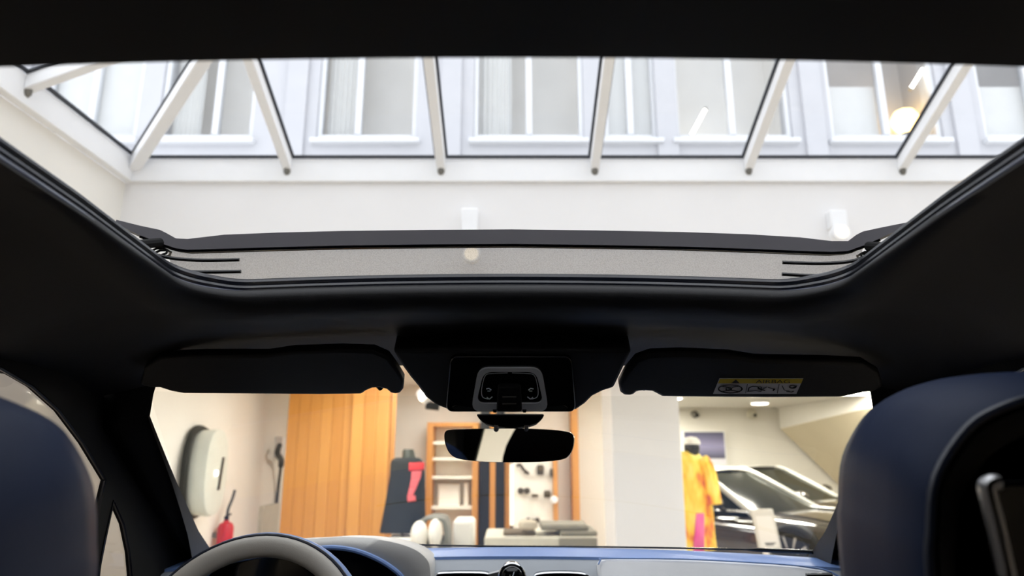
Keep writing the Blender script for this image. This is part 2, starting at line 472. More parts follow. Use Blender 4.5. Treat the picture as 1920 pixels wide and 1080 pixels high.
# flat pilasters between the windows
for px in (556, 846, 1248, 1522, 1800, 30):
    cols.append(box(fx(px)-.13, FY-.05, SILL-.35, fx(px)+.13, FY, FTOP))
struct('wall_exterior', join(*cols), M['facade'], smooth=False)
for n, (a, b, c, t) in enumerate(wins):
    x0, x1, xm = fx(a), fx(b), fx(c)
    w = struct_root('window_%d' % (n+2), ((x0+x1)/2, FY, SILL))
    fr = .06
    build('window_frame', join(box(x0, FY+.04, SILL, x0+fr, FY+.12, FTOP), box(x1-fr, FY+.04, SILL, x1, FY+.12, FTOP),
          box(x0+fr, FY+.04, SILL, x1-fr, FY+.12, SILL+fr), box(x0+fr, FY+.04, FTOP-fr, x1-fr, FY+.12, FTOP)), M['frame_white'], w, bevel=.006)
    build('window_mullion', box(xm-.04, FY+.03, SILL+fr, xm+.04, FY+.12, FTOP-fr), M['frame_white'], w, bevel=.006)
    build('window_pane', box(x0+fr, FY+.078, SILL+fr, x1-fr, FY+.084, FTOP-fr), M['winglass'], w, smooth=False)
    build('window_sill', box(x0-.05, FY-.10, SILL-.10, x1+.05, FY+.04, SILL-.04), M['frame_white'], w, bevel=.008)
    # the room behind: a shallow pale recess
    build('window_room', join(box(x0, FY+.75, SILL-.05, x1, FY+.8, FTOP), box(x0-.02, FY+.35, SILL-.05, x0, FY+.8, FTOP), box(x1, FY+.35, SILL-.05, x1+.02, FY+.8, FTOP),
          box(x0, FY+.35, FTOP, x1, FY+.8, FTOP+.02), box(x0, FY+.35, SILL-.07, x1, FY+.8, SILL-.05)), M['room_reflection'] if t in (3, 4) else M['room'], w, smooth=False)
    if t in (1,):
        build('window_blind', box(x0+.03, FY+.16, SILL+.02, x1-.03, FY+.18, FTOP-.05), M['blind'], w, smooth=False)
    if t in (3, 4):
        zb = PY(960, 166, FY+.2).z
        build('window_blind', box(x0+.03, FY+.16, SILL+.02, (xm if t == 3 else x1)-.03, FY+.18, zb), M['blind'], w, smooth=False)  # made-up sheet for the pale lower band of a window reflection
    if t == 0 and n in (3, 4, 5):
        build('window_curtain', grid(lambda u, v: (x0+.07+u*(x1-x0)*.3, FY+.24+.02*math.sin(u*40), SILL+.02+v*2.2), 40, 2), M['blind'], w)
def tube_reflection(px0, py0, px1, py1, label, y=FY+.14):  # glowing rods imitate fluorescent tubes reflected in the glass
    a, b = PY(px0, py0, y), PY(px1, py1, y)
    r = thing('tube_reflection', label, 'lamp', a, 0, 'tube reflections in the facade windows')
    build('reflection_rod', tube([a, b], .022), M['tube_glow'], r)
    d = (b-a).normalized()
    build('end_cap', tube([a-d*.03, a], .026), M['steel'], r); build('end_cap', tube([b, b+d*.03], .026), M['steel'], r)
tube_reflection(1296, 254, 1322, 206, 'glowing rod imitating a slanting tube reflection in the facade window above the white pillar')
tube_reflection(1708, 166, 1730, 130, 'glowing rod imitating a slanting tube reflection above the amber glow in a facade window')
g = thing('glow_lamp', 'amber globe lamp glowing low in a facade window at the right', 'lamp', PY(1700, 232, FY+.36))
build('lamp_globe', lathe([(.02, .0), (.12, .05), (.17, .14), (.17, .22), (.12, .31), (.02, .36)], PY(1700, 250, FY+.42)), M['warmlamp'], g)
build('lamp_foot', lathe([(.08, -.04), (.08, -.01), (.02, .0)], PY(1700, 250, FY+.42)), M['steel'], g)

# ---- unseen fill light panels added under the shop ceiling
fill_spots = [(-1.3, 6.1, 'over the wooden partition'), (-.7, 7.6, 'over the shelf unit'), (.9, 7.4, 'over the grey bench'), (2.9, 6.4, 'over the orange shirt'), (-.9, 4.9, 'in front of the wooden partition'), (2.6, 4.85, 'beside the white pillar'), (2.5, 9.5, 'over the poster wall'), (3.7, 9.7, 'between the poster and the staircase'),
              (4.6, 7.6, 'over the first dark car'), (4.9, 9.6, 'over the second dark car'), (2.08, 12.2, 'in the far corner behind the white pillar'), (2.3, 10.8, 'behind the white pillar'), (5.9, 1.0, 'beside the light well'), (-1.4, -6.3, 'behind the driver side'), (2.2, -6.3, 'behind the passenger side')]
for (lx, ly, where) in fill_spots:
    r = thing('fill_panel', 'added square warm fill light panel ' + where, 'lamp', (lx, ly, ZC-.03), 0, 'added fill light panels')
    build('fill_frame', join(box(lx-.33, ly-.33, ZC-.03, lx+.33, ly-.3, ZC), box(lx-.33, ly+.3, ZC-.03, lx+.33, ly+.33, ZC), box(lx-.33, ly-.3, ZC-.03, lx-.3, ly+.3, ZC), box(lx+.3, ly-.3, ZC-.03, lx+.33, ly+.3, ZC)), M['white_paint'], r, smooth=False)
    build('fill_diffuser', box(lx-.3, ly-.3, ZC-.025, lx+.3, ly+.3, ZC-.01), M['fill_lamp_far'] if ly > 9 else M['fill_lamp_rear'] if ly < -3 else M['fill_lamp'], r, smooth=False)

# spot fittings on the light well wall
def well_spot(px, py_top, py_bot, py_lamp, label):
    p0 = PY(px, py_bot, SY1-.02); p1 = PY(px, py_top, SY1-.02)
    r = thing('wall_spotlight', label, 'spotlight', p0, 0, 'spotlights on the light well wall')
    build('housing', box(p0.x-.055, SY1-.05, p0.z, p0.x+.055, SY1+.03, p1.z), M['white_paint'], r, bevel=.01)
    q = PY(px+4, py_lamp, SY1-.14)
    build('bracket', tube([Vector((p0.x, SY1-.03, p0.z+.02)), Vector((p0.x, SY1-.1, (p0.z+q.z)/2)), q+Vector((0, .05, 0))], .014), M['white_paint'], r)
    build('lamp_head', lathe([(.05, .06), (.06, .0), (.055, -.02)], q, axis='Y', cap=True), M['white_paint'], r)
    build('bulb', lathe([(.045, -.022), (.03, -.035), (.004, -.04)], q, axis='Y'), M['dim_lamp'], r)
well_spot(880, 392, 440, 477, 'white wall spotlight glowing through the middle of the deflector net')
well_spot(1572, 396, 428, 436, 'white wall spotlight just above the far end of the wind deflector')

# ---- wall box with cable coil on the left wall
cy_, cz_ = PX(405, 885, -2.42).y, PX(405, 885, -2.42).z
wb = thing('wall_charger', 'pale grey oval wall charger with a dark slot on the left wall', 'charger', (XL, cy_, cz_-.34))
def oval(x, ry, rz, n=40, e=2.6):
    out = []
    for k in range(n):
        a = 2*PI*k/n; c, s = math.cos(a), math.sin(a)
        out.append(Vector((x, cy_+ry*math.copysign(abs(c)**(2/e), c), cz_+rz*math.copysign(abs(s)**(2/e), s))))
    return out
build('casing', loft([oval(XL+.06, .19, .31), oval(XL+.07, .21, .335), oval(XL+.18, .215, .345), oval(XL+.205, .205, .335), oval(XL+.21, .18, .31)]), M['charger'], wb)
build('back_plate', loft([oval(XL, .15, .26), oval(XL+.06, .15, .26)]), M['greyshell'], wb)
s0, s1 = PX(419, 857, XL+.212), PX(409, 919, XL+.212)
build('display_slot', prism([s0+Vector((0, -.02, 0)), s0+Vector((0, .02, 0)), s1+Vector((0, .02, 0)), s1+Vector((0, -.02, 0))], (.006, 0, 0)), M['black_panel'], wb, bevel=.004)
bt = PX(405, 887, XL+.212)
build('status_light', lathe([(.02, 0), (.02, .008), (.008, .014)], bt, axis='X'), M['spot_lamp'], wb)
for j in range(3):
    build('cable_coil', tube(oval(XL+.03+.02*j, .235+.012*j, .34+.012*(2-j)), .014, closed=True), M['cable'], wb)
pl = PX(372, 948, XL+.08)
build('plug', tube([pl+Vector((0, -.05, .06)), pl, pl+Vector((.02, .07, -.05))], [.03, .04, .025]), M['cable'], wb)

# ---- fire extinguisher
ex = PX(422, 1003, XL+.10)
fe = thing('fire_extinguisher', 'red fire extinguisher hanging on the left wall below the charger', 'fire extinguisher', (ex.x, ex.y, ex.z-.3))
build('cylinder', lathe([(.02, -.30), (.062, -.30), (.068, -.28), (.068, .06), (.055, .095), (.025, .11), (.022, .125)], ex), M['red'], fe)
build('valve', join(lathe([(.02, .11), (.02, .15), (.012, .16)], ex), tube([ex+Vector((-.01, -.02, .15)), ex+Vector((.01, .06, .17))], .009)), M['black_matte'], fe)
build('hose', tube(smooth_path([ex+Vector((0, 0, .14)), ex+Vector((.0, .02, .22)), ex+Vector((.0, .09, .3)), ex+Vector((0, .13, .37))], 5), .013), M['cable'], fe)
build('wall_bracket', box(XL, ex.y-.03, ex.z-.02, ex.x-.05, ex.y+.03, ex.z+.02), M['steel'], fe)
build('tag', box(ex.x+.06, ex.y-.03, ex.z-.16, ex.x+.07, ex.y+.035, ex.z-.08), M['label_white'], fe, bevel=.002)

# ---- small box with cable near the partition
sb = PX(526, 838, XL+.05)
bx_ = thing('socket_box', 'small white wall box with a black lead beside the wooden partition', 'socket box', (XL, sb.y, sb.z-.1))
build('cover', box(XL, sb.y-.07, sb.z-.11, XL+.09, sb.y+.07, sb.z+.11), M['white_paint'], bx_, bevel=.012)
build('lead', tube(smooth_path([PX(524, 835, XL+.1), PX(520, 850, XL+.12), PX(527, 862, XL+.1), PX(526, 878, XL+.08), PX(521, 920, XL+.03), PX(518, 955, XL+.03)], 6), [.03]*18+[.016]*13), M['cable'], bx_)
bd = PX(505, 975, XL+.03)
single('wall_duct', box(XL, bd.y-.25, bd.z-.35, XL+.05, bd.y+.25, bd.z+.16), M['sofa_pale'], 'pale grey panel low on the left wall beside the wooden partition', 'panel', bevel=.006)

# ---- oak plank partition
py0 = 7.1
xa, xb_, xc_ = PY(533, 870, py0).x, PY(655, 870, py0-.12).x, PY(726, 870, py0-.12).x
wp = thing('wood_partition', 'tall honey oak plank partition between charger wall and black jersey', 'partition', ((xa+xb_)/2, py0, 0))
def plank_run(x0, x1, y, w):
    gs = []; n = max(1, round((x1-x0)/w)); st = (x1-x0)/n
    for i in range(n):
        gs.append(box(x0+i*st+.001, y, 0, x0+(i+1)*st-.001, y+.05, ZC-.02))
    return join(*gs)
build('plank_front', plank_run(xa, xb_, py0, .115), M['wood'], wp, bevel=.004)
build('plank_return', plank_run(xb_, xc_, py0-.12, .13), M['wood'], wp, bevel=.004)
build('core', box(xa+.01, py0+.05, 0, xc_-.01, py0+.35, ZC-.03), M['oak'], wp, smooth=False)

# ---- shelf unit
def px_box(px0, px1, py0, py1, y0, y1):
    """a box whose front face at depth y0 fills the given outline"""
    cy = (py0+py1)/2; cx = (px0+px1)/2
    return (PY(px0, cy, y0).x, y0, PY(cx, py1, y0).z, PY(px1, cy, y0).x, y1, PY(cx, py0, y0).z)
YS = 8.45
sx0, sx1 = PY(798, 900, YS).x, PY(897, 900, YS).x
ztop = PY(850, 792, YS).z
su = thing('shelf_unit', 'oak framed shelf unit with white shelves right of the black jersey', 'shelf', ((sx0+sx1)/2, YS, 0))
build('upright', box(sx0, YS, 0, sx0+.075, 8.8, ztop), M['oak'], su, bevel=.004)
build('upright', box(sx1-.075, YS, 0, sx1, 8.8, ztop), M['oak'], su, bevel=.004)
build('top_rail', box(sx0+.075, YS, ztop-.05, sx1-.075, 8.8, ztop), M['oak'], su, bevel=.004)
build('back_panel', box(sx0+.075, 8.76, .05, sx1-.075, 8.79, ztop-.05), M['shelf'], su, smooth=False)
for pyy in (830, 860, 895, 952):
    zz = PY(850, pyy, YS).z
    build('shelf_board', box(sx0+.075, YS+.02, zz-.02, sx1-.075, 8.76, zz+.012), M['shelf'], su, bevel=.003)
single('upright_card', box(*px_box(822, 862, 908, 950, YS+.14, YS+.17)), M['board'], 'pale upright card standing on the lower white shelf', 'card', bevel=.004)
single('display_box', box(*px_box(870, 878, 905, 950, YS+.12, YS+.22)), M['shelf'], 'narrow pale box standing at the shelf end beside the card', 'box', bevel=.004)

# ---- black and oak screen between the units
YK = 8.40
bs = thing('slatted_screen', 'black screen with one oak strip, directly under the rear view mirror', 'screen', (PY(923, 940, YK).x, YK, 0))
for a, b in ((900, 918), (929, 946)):
    q = px_box(a, b, 760, 1020, YK, YK+.2); build('black_board', box(q[0], q[1], 0, q[3], q[4], ZC-.01), M['black_panel'], bs, bevel=.006)
q = px_box(917, 930, 760, 1010, YK+.02, YK+.18); build('oak_strip', box(q[0], q[1], 0, q[3], q[4], ZC-.02), M['oak'], bs, bevel=.006)

# ---- accessory board
YA = 8.5
ab = thing('display_board', 'pale framed display board with small dark accessories beneath the mirror', 'display board', (PY(1000, 930, YA).x, YA, 0))
q = px_box(962, 1040, 812, 990, YA+.04, 8.79); build('board', box(q[0], q[1], 0, q[3], q[4], q[5]), M['board'], ab, bevel=.004)
q = px_box(1037, 1046, 808, 990, YA-.02, 8.79); build('frame_post', box(q[0], q[1], 0, q[3], q[4], q[5]), M['oak'], ab, bevel=.004)
q = px_box(946, 956, 808, 990, YA-.02, 8.79); build('frame_post', box(q[0], q[1], 0, q[3], q[4], q[5]), M['oak'], ab, bevel=.004)
q = px_box(956, 1037, 806, 812, YA-.02, 8.79); build('frame_rail', box(*q), M['oak'], ab, bevel=.004)
q = px_box(954, 963, 870, 985, YA+.0, YA+.03); build('light_strip', box(*q), M['strip_lamp'], ab, smooth=False)
def accessory(px, py, w, h, label, kind):
    c = PY(px, py, YA+.015); sc_ = 1280/8.4
    w, h = w/sc_, h/sc_
    r = thing('accessory', label, 'accessory', c-Vector((0, 0, h/2)), 0, 'small accessories on the display board')
    if kind == 'glasses':
        for s in (-1, 1):
            build('lens', lathe([(.3*h, .012), (.5*h, .006), (.5*h, -.006), (.3*h, -.012)], c+Vector((s*w*.27, -.02, 0)), axis='Y'), M['accessory'], r)
        build('bridge', tube([c+Vector((-w*.1, -.02, .1*h)), c+Vector((0, -.025, .2*h)), c+Vector((w*.1, -.02, .1*h))], .008), M['accessory'], r)
        build('peg', tube([c, c+Vector((0, .04, 0))], .006), M['steel'], r)
    elif kind == 'strap':
        build('loop', tube(smooth_path([c+Vector((-w*.5, -.02, h*.4)), c+Vector((-w*.2, -.03, h*.5)), c+Vector((w*.1, -.03, 0)), c+Vector((w*.5, -.02, -h*.4))], 5), .018), M['accessory'], r)
        build('buckle', box(c.x+w*.1, c.y-.04, c.z-h*.4, c.x+w*.4, c.y-.005, c.z-h*.05), M['brown'], r, bevel=.006)
        build('peg', tube([c+Vector((-w*.4, -.02, h*.4)), c+Vector((-w*.4, .03, h*.4))], .006), M['steel'], r)
    else:
        build('pouch', loft([[c+Vector((w*.5*k*x, y, h*.5*k*z)) for x, z in ((-.8, -1), (.8, -1), (1, -.6), (1, .6), (.7, 1), (-.7, 1), (-1, .6), (-1, -.6))] for k, y in ((.8, .0), (1, -.015), (1, -.04), (.7, -.06))]), M['accessory'], r)
        build('flap', box(c.x-w*.35, c.y-.066, c.z, c.x+w*.35, c.y-.05, c.z+h*.3), M['brown'], r, bevel=.004)
accessory(980, 881, 22, 18, 'dark curved strap, left of the upper row on the display board', 'strap')
accessory(1013, 881, 13, 18, 'dark upright pouch in the middle of the upper row on the board', 'pouch')
accessory(1034, 886, 6, 14, 'thin dark pouch at the right edge of the upper row', 'pouch')
accessory(982, 920, 22, 11, 'dark pair of glasses, widest thing in the middle row', 'glasses')
accessory(1003, 929, 12, 5, 'tiny grey pouch in the centre of the middle row', 'pouch')
accessory(1026, 926, 12, 13, 'round dark pouch at the right of the middle row', 'pouch')
accessory(999, 975, 30, 9, 'long low dark glasses at the bottom of the board', 'glasses')
kn = PY(1039, 937, YA-.08)
single('round_knob', lathe([(.015, .07), (.02, .03), (.042, .02), (.046, 0), (.03, -.02)], kn, axis='Y'), M['white_paint'], 'small white round knob on the oak post beside the display board', 'knob')
q = px_box(1073, 1086, 770, 1000, 8.5, 8.78)
single('oak_post', box(q[0], q[1], 0, q[3], q[4], ZC-.005), M['oak'], 'tall plain oak post between the display board and the white pillar', 'post', bevel=.004)

# ---- grey bench with boxes
YG = 6.3
q = px_box(908, 1118, 1007, 1024, YG, YG+.7)
bn = thing('low_bench', 'long pale grey low bench under the accessory board', 'bench', ((q[0]+q[3])/2, YG, 0))
build('bench_top', box(q[0], q[1], q[2]-.05, q[3], q[4], q[5]), M['sofa_pale'], bn, bevel=.015)
build('bench_base', box(q[0]+.05, q[1]+.05, 0, q[3]-.05, q[4]-.05, q[2]-.05), M['greyshell'], bn, bevel=.01)
bz = q[5]
q = px_box(1048, 1120, 1000, 1012, YG-.03, YG+.0)
build('bench_skirt', box(q[0], YG-.03, .2, q[3]+.0, YG-.002, bz-.004), M['sofa'], bn, bevel=.008)
q2 = px_box(1050, 1121, 996, 1020, YG+.05, YG+.6)
single('grey_box', box(q2[0], q2[1], bz, q2[3], q2[4], q2[5]), M['sofa'], 'large grey fabric box at the right end of the low bench', 'box', bevel=.015)
q3 = px_box(1014, 1104, 984, 996, YG+.08, YG+.5)
single('grey_case', box(q3[0], q3[1], q2[5], q3[3], q3[4], q3[5]), M['sofa'], 'long grey case stacked on top of the grey box', 'case', bevel=.02)
q4 = px_box(944, 1011, 998, 1007, YG+.1, YG+.45)
single('brown_folder', box(q4[0], q4[1], bz, q4[3]-.03, q4[4], q4[5]), M['brown'], 'flat dark brown folder lying on the low bench', 'folder', bevel=.01)
cc = PY(990, 986, YG+.15)
single('beige_cushion', loft([[Vector((cc.x+.085*k*math.copysign(abs(math.cos(a))**.6, math.cos(a)), cc.y+.1*k*math.copysign(abs(math.sin(a))**.6, math.sin(a)), bz+.05+h)) for a in [2*PI*i/24 for i in range(24)]] for k, h in ((.6, 0), (.95, .015), (1, .04), (.9, .065), (.5, .08))]), M['cushion'], 'beige cushion resting on the brown folder', 'cushion')

# ---- black jersey on a torso stand
YJ = 6.7
rows = [(858, 742, 786), (863, 734, 792), (872, 732, 795), (890, 731, 796), (920, 727, 797), (950, 722, 798), (975, 717, 798), (998, 712, 797)]
js = thing('jersey_mannequin', 'black sleeveless jersey with red digit on a torso stand', 'mannequin', (PY(756, 990, YJ).x, YJ, 0))
rings = []; JR = []
for (yy, a, b) in rows:
    l, r_ = PY(a, yy, YJ), PY(b, yy, YJ)
    cx, hw, z = (l.x+r_.x)/2, (r_.x-l.x)/2, (l.z+r_.z)/2
    rings.append([Vector((cx+hw*math.copysign(abs(math.cos(t))**.8, math.cos(t))*(1+.02*math.sin(7*t+yy*.05)), YJ+hw*.62*math.copysign(abs(math.sin(t))**.8, math.sin(t)), z)) for t in [2*PI*k/48 for k in range(48)]])
    JR.append((z, cx, hw))
build('jersey', loft(rings, True, True, True), M['jersey'], js)
def snap(px, py, off=.006):
    z = PY(px, py, YJ-.1).z; x = PY(px, py, YJ-.1).x
    for i in range(len(JR)-1):
        if JR[i][0] >= z >= JR[i+1][0]:
            f = (JR[i][0]-z)/(JR[i][0]-JR[i+1][0]); cx = JR[i][1]*(1-f)+JR[i+1][1]*f; hw = JR[i][2]*(1-f)+JR[i+1][2]*f
            u = max(-.97, min(.97, (x-cx)/hw)); c = abs(u)**(1/.8); s = math.sqrt(max(0, 1-c*c))**.8
            return Vector((x, YJ-hw*.62*s-off, z))
    return Vector((x, YJ-.15, z))
def print_patch(quad, n=6):
    (a, b, c, d) = quad
    def fn(u, v):
        px = (a[0]*(1-u)+b[0]*u)*(1-v)+(d[0]*(1-u)+c[0]*u)*v; py = (a[1]*(1-u)+b[1]*u)*(1-v)+(d[1]*(1-u)+c[1]*u)*v
        return snap(px, py)
    return grid(fn, n, n)
build('name_bar', print_patch([(767, 868), (795, 867), (794, 881), (767, 883)]), M['jersey_red'], js, solid=.003)
build('printed_digit', join(print_patch([(772, 884), (790, 883), (788, 896), (771, 899)]), print_patch([(771, 899), (788, 896), (781, 914), (768, 915)]), print_patch([(768, 915), (781, 914), (774, 930), (764, 930)]), print_patch([(764, 930), (779, 929), (780, 939), (765, 941)])), M['jersey_pink'], js, solid=.003)
nk0, nk1 = PY(767, 862, YJ), PY(766, 842, YJ)
build('neck', loft([ellipse_ring(nk0.x, YJ, nk0.z-.03, .085, .07), ellipse_ring(nk0.x, YJ, nk0.z+.01, .068, .06), ellipse_ring(nk1.x, YJ, nk1.z-.015, .055, .05), ellipse_ring(nk1.x, YJ, nk1.z, .045, .04)]), M['mannequin'], js)
hemz = JR[-1][0]
build('stand_pole', tube([Vector((JR[-1][1], YJ, hemz-.029)), Vector((JR[-1][1], YJ, hemz+.05))], .016), M['steel'], js)
q = px_box(722, 776, 1003, 1030, YJ-.25, YJ+.25)
pz = hemz-.03
single('white_plinth', box(q[0], q[1], 0, q[3], q[4], pz), M['whitefab'], 'white block plinth under the black jersey', 'plinth', bevel=.02)

# ---- tub chair and pouf
YT = 6.2
tc_ = PY(815, 1000, YT)
tch = thing('tub_chair', 'grey shelled chair with white cushions in front of the shelf unit', 'chair', (tc_.x, YT, 0))
arch = [PY(px, py, YT+.0) for px, py in ((774, 1018), (777, 990), (788, 975), (810, 970), (832, 974), (838, 990), (840, 1018))]
arch = smooth_path(arch, 5)
arch_in = [Vector((tc_.x+(p.x-tc_.x)*.72, p.y, p.z-.02)) for p in arch]
build('shell', loft([[a, b] for a, b in zip(arch, arch_in)] and [arch+arch_in[::-1], [p+Vector((0, .4, 0)) for p in arch+arch_in[::-1]]]), M['greyshell'], tch, bevel=.008)
def blob(c, rx, ry, rz, n=20, m=10):
    return loft([[Vector((c.x+rx*math.cos(2*PI*k/n)*math.sin(PI*(j+.02)/(m+.04)), c.y+ry*math.sin(2*PI*k/n)*math.sin(PI*(j+.02)/(m+.04)), c.z+rz*math.cos(PI*(j+.02)/(m+.04)))) for k in range(n)] for j in range(m+1)])
build('cushion', blob(PY(786, 1004, YT-.05), .075, .12, .12), M['whitefab'], tch)
build('cushion', blob(PY(816, 1000, YT-.05), .06, .12, .12), M['whitefab'], tch)
build('pedestal', box(tc_.x-.12, YT+.02, 0, tc_.x+.12, YT+.36, PY(810, 1012, YT).z), M['greyshell'], tch, bevel=.01)
q = px_box(848, 888, 975, 1030, YT+.5, YT+.9)
single('white_pouf', box(q[0], q[1], 0, q[3], q[4], q[5]), M['whitefab'], 'white block pouf between the tub chair and the black screen', 'pouf', bevel=.04)

# ---- white pillar
q = px_box(1150, 1280, 745, 1025, 5.6, 6.2)
struct('wall_pillar', box(q[0], q[1], 0, q[3], q[4], ZC), M['well'], bevel=.008)

# ---- orange shirt on a mannequin, half behind the pillar
YO = 6.75
rows = [(846, 1268, 1302), (852, 1262, 1312), (865, 1256, 1322), (885, 1252, 1328), (920, 1248, 1333), (960, 1244, 1337), (1000, 1240, 1341), (1029, 1238, 1343)]
om = thing('shirt_mannequin', 'yellow and orange printed shirt on a mannequin half hidden by the pillar', 'mannequin', (PY(1290, 990, YO).x, YO, 0))
rings = []; OR_ = []
for (yy, a, b) in rows:
    l, r_ = PY(a, yy, YO), PY(b, yy, YO)
    cx, hw, z = (l.x+r_.x)/2, (r_.x-l.x)/2, (l.z+r_.z)/2
    rings.append([Vector((cx+hw*math.cos(t)*(1+.015*math.sin(9*t+yy*.1)), YO+hw*.55*math.sin(t)*(1+.05*math.sin(8*t)), z)) for t in [2*PI*k/56 for k in range(56)]])
    OR_.append((z, cx, hw))
build('shirt', loft(rings), M['shirt'], om)
band = []
for (yy, a, b) in rows[5:]:
    l, r_ = PY(a, yy, YO), PY(b, yy, YO); cx, hw, z = (l.x+r_.x)/2, (r_.x-l.x)/2, (l.z+r_.z)/2
    row = []
    for i in range(9):
        k_ = .7+.3*(yy-960)/69; px = 1312+ 11*k_*(i/4-1) - (yy-960)*.06
        x = PY(px, yy, YO-.12).x; u = max(-.98, min(.98, (x-cx)/hw)); t = -math.acos(u)
        row.append(Vector((x, YO+hw*.55*math.sin(t)*1.05-.012, z)))
    band.append(row)
build('front_print', loft(band, False, False, False), M['magenta'], om, solid=.004)
sl = [PY(px, py, YO-.04) for px, py in ((1316, 858), (1326, 880), (1332, 915), (1336, 945))]
build('sleeve', tube(smooth_path(sl, 4), [.05, .06, .065, .07, .072, .075, .078, .08, .082, .084, .085, .086, .086][:13]), M['shirt'], om)
hd = PY(1297, 838, YO)
build('head', blob(hd+Vector((0, 0, -.01)), .075, .09, .095), M['gloss_black'], om)
build('cap', loft([ellipse_ring(hd.x, YO, hd.z+.025, .082, .096), ellipse_ring(hd.x, YO, hd.z+.06, .078, .09), ellipse_ring(hd.x, YO, hd.z+.088, .05, .06), ellipse_ring(hd.x, YO, hd.z+.097, .012, .014)]), M['whitefab'], om)
build('neck', tube([hd+Vector((0, 0, -.16)), hd+Vector((0, 0, -.06))], .05), M['gloss_black'], om)
build('stand_pole', tube([Vector((OR_[-1][1], YO, 0.02)), Vector((OR_[-1][1], YO, OR_[-1][0]+.1))], .018), M['steel'], om)
build('stand_base', lathe([(.18, 0), (.18, .012), (.03, .03)], (OR_[-1][1], YO, 0)), M['steel'], om)

# ---- poster
pc = PY(1322, 840, YF-.04)
po = thing('poster', 'violet and navy poster on the far wall behind the orange shirt', 'poster', pc)
q = px_box(1282, 1361, 808, 873, YF-.05, YF)
build('poster_print', box(q[0]+.02, YF-.055, q[2]+.02, q[3]-.02, YF-.03, q[5]-.02), M['poster'], po, smooth=False)
build('poster_frame', join(box(q[0], YF-.06, q[2], q[3], YF, q[2]+.02), box(q[0], YF-.06, q[5]-.02, q[3], YF, q[5]), box(q[0], YF-.06, q[2]+.02, q[0]+.02, YF, q[5]-.02), box(q[3]-.02, YF-.06, q[2]+.02, q[3], YF, q[5]-.02)), M['white_paint'], po, smooth=False)

# ---- cameras on the far wall
def wall_camera(px, py, label, dark):
    c = PY(px, py, YF-.12)
    r = thing('security_camera', label, 'camera', (c.x, YF, c.z), 0, 'small cameras on the far wall')
    m_ = M['steel'] if dark else M['sofa_pale']
    build('wall_mount', lathe([(.05, .0), (.05, -.02), (.02, -.04)], (c.x, YF, c.z+.02), axis='Y'), m_, r)
    build('camera_dome', blob(c, .065 if dark else .1, .08, .075 if dark else .1), m_, r)
    build('camera_lens', lathe([(.03, 0), (.03, -.03), (.01, -.035)], c+Vector((.03, -.05, -.02)), axis='Y'), M['black_matte'], r)
wall_camera(1303, 777, 'small dark camera high on the far wall beside the pillar', True)
wall_camera(1410, 777, 'pale round camera high on the far wall near the ceiling lamp', False)

# ---- ceiling downlights the photo shows
def downlight(px, py, label, rad):
    c = PZ(px, py, ZC)
    r = thing('downlight', label, 'lamp', (c.x, c.y, ZC-.04), 0, 'round ceiling downlights')
    build('ring', lathe([(rad*1.15, .0), (rad*1.15, -.03), (rad, -.04)], (c.x, c.y, ZC)), M['white_paint'], r)
    build('lens', lathe([(rad, -.03), (rad*.9, -.05), (rad*.3, -.06)], (c.x, c.y, ZC)), M['spot_lamp'], r)
downlight(1424, 752, 'round ceiling downlight above the first dark car', .14)
tk = PY(794, 744, 7.0)
ts = thing('track_spot', 'white track spotlight with a black head beside the overhead console', 'spotlight', (tk.x, 7.0, tk.z-.1))
build('spot_can', tube([tk+Vector((-.03, 0, .05)), tk+Vector((.06, -.05, -.04))], .06), M['white_paint'], ts)
build('spot_lens', tube([tk+Vector((.0, -.062, .0)), tk+Vector((.012, -.075, -.01))], .045), M['spot_lamp'], ts)
build('spot_head', tube([tk+Vector((.03, 0, -.085)), tk+Vector((.16, 0, -.1))], .04), M['black_matte'], ts)
build('spot_stem', tube([tk, Vector((tk.x, 7.0, ZC))], .014), M['white_paint'], ts)

# ---- staircase underside
A, B, C = PY(1463, 804, 13.0), PY(1590, 925, 13.0), PY(1660, 757, 9.6)
A = A + (A-B)*.0; D = C+(B-A)
st = thing('staircase', 'cream boxed staircase sloping down over the second dark car', 'staircase', (B.x, 11.0, 0))
def at_top(p): return Vector((p.x, p.y, ZC-.005))
build('stair_beam', loft([[A, C, at_top(C), at_top(A)], [p+Vector((.25, .1, 0)) for p in (A, C, at_top(C), at_top(A))]]), M['wall'], st, smooth=False)
E1, E2 = A+(B-A)*1.45, C+(B-A)*1.45
nrm = (B-A).cross(C-A).normalized(); nrm = nrm if nrm.z > 0 else -nrm
build('stair_soffit', loft([[A, E1, E2, C], [p+nrm*.12 for p in (A, E1, E2, C)]]), M['stair_shade'], st, smooth=False)

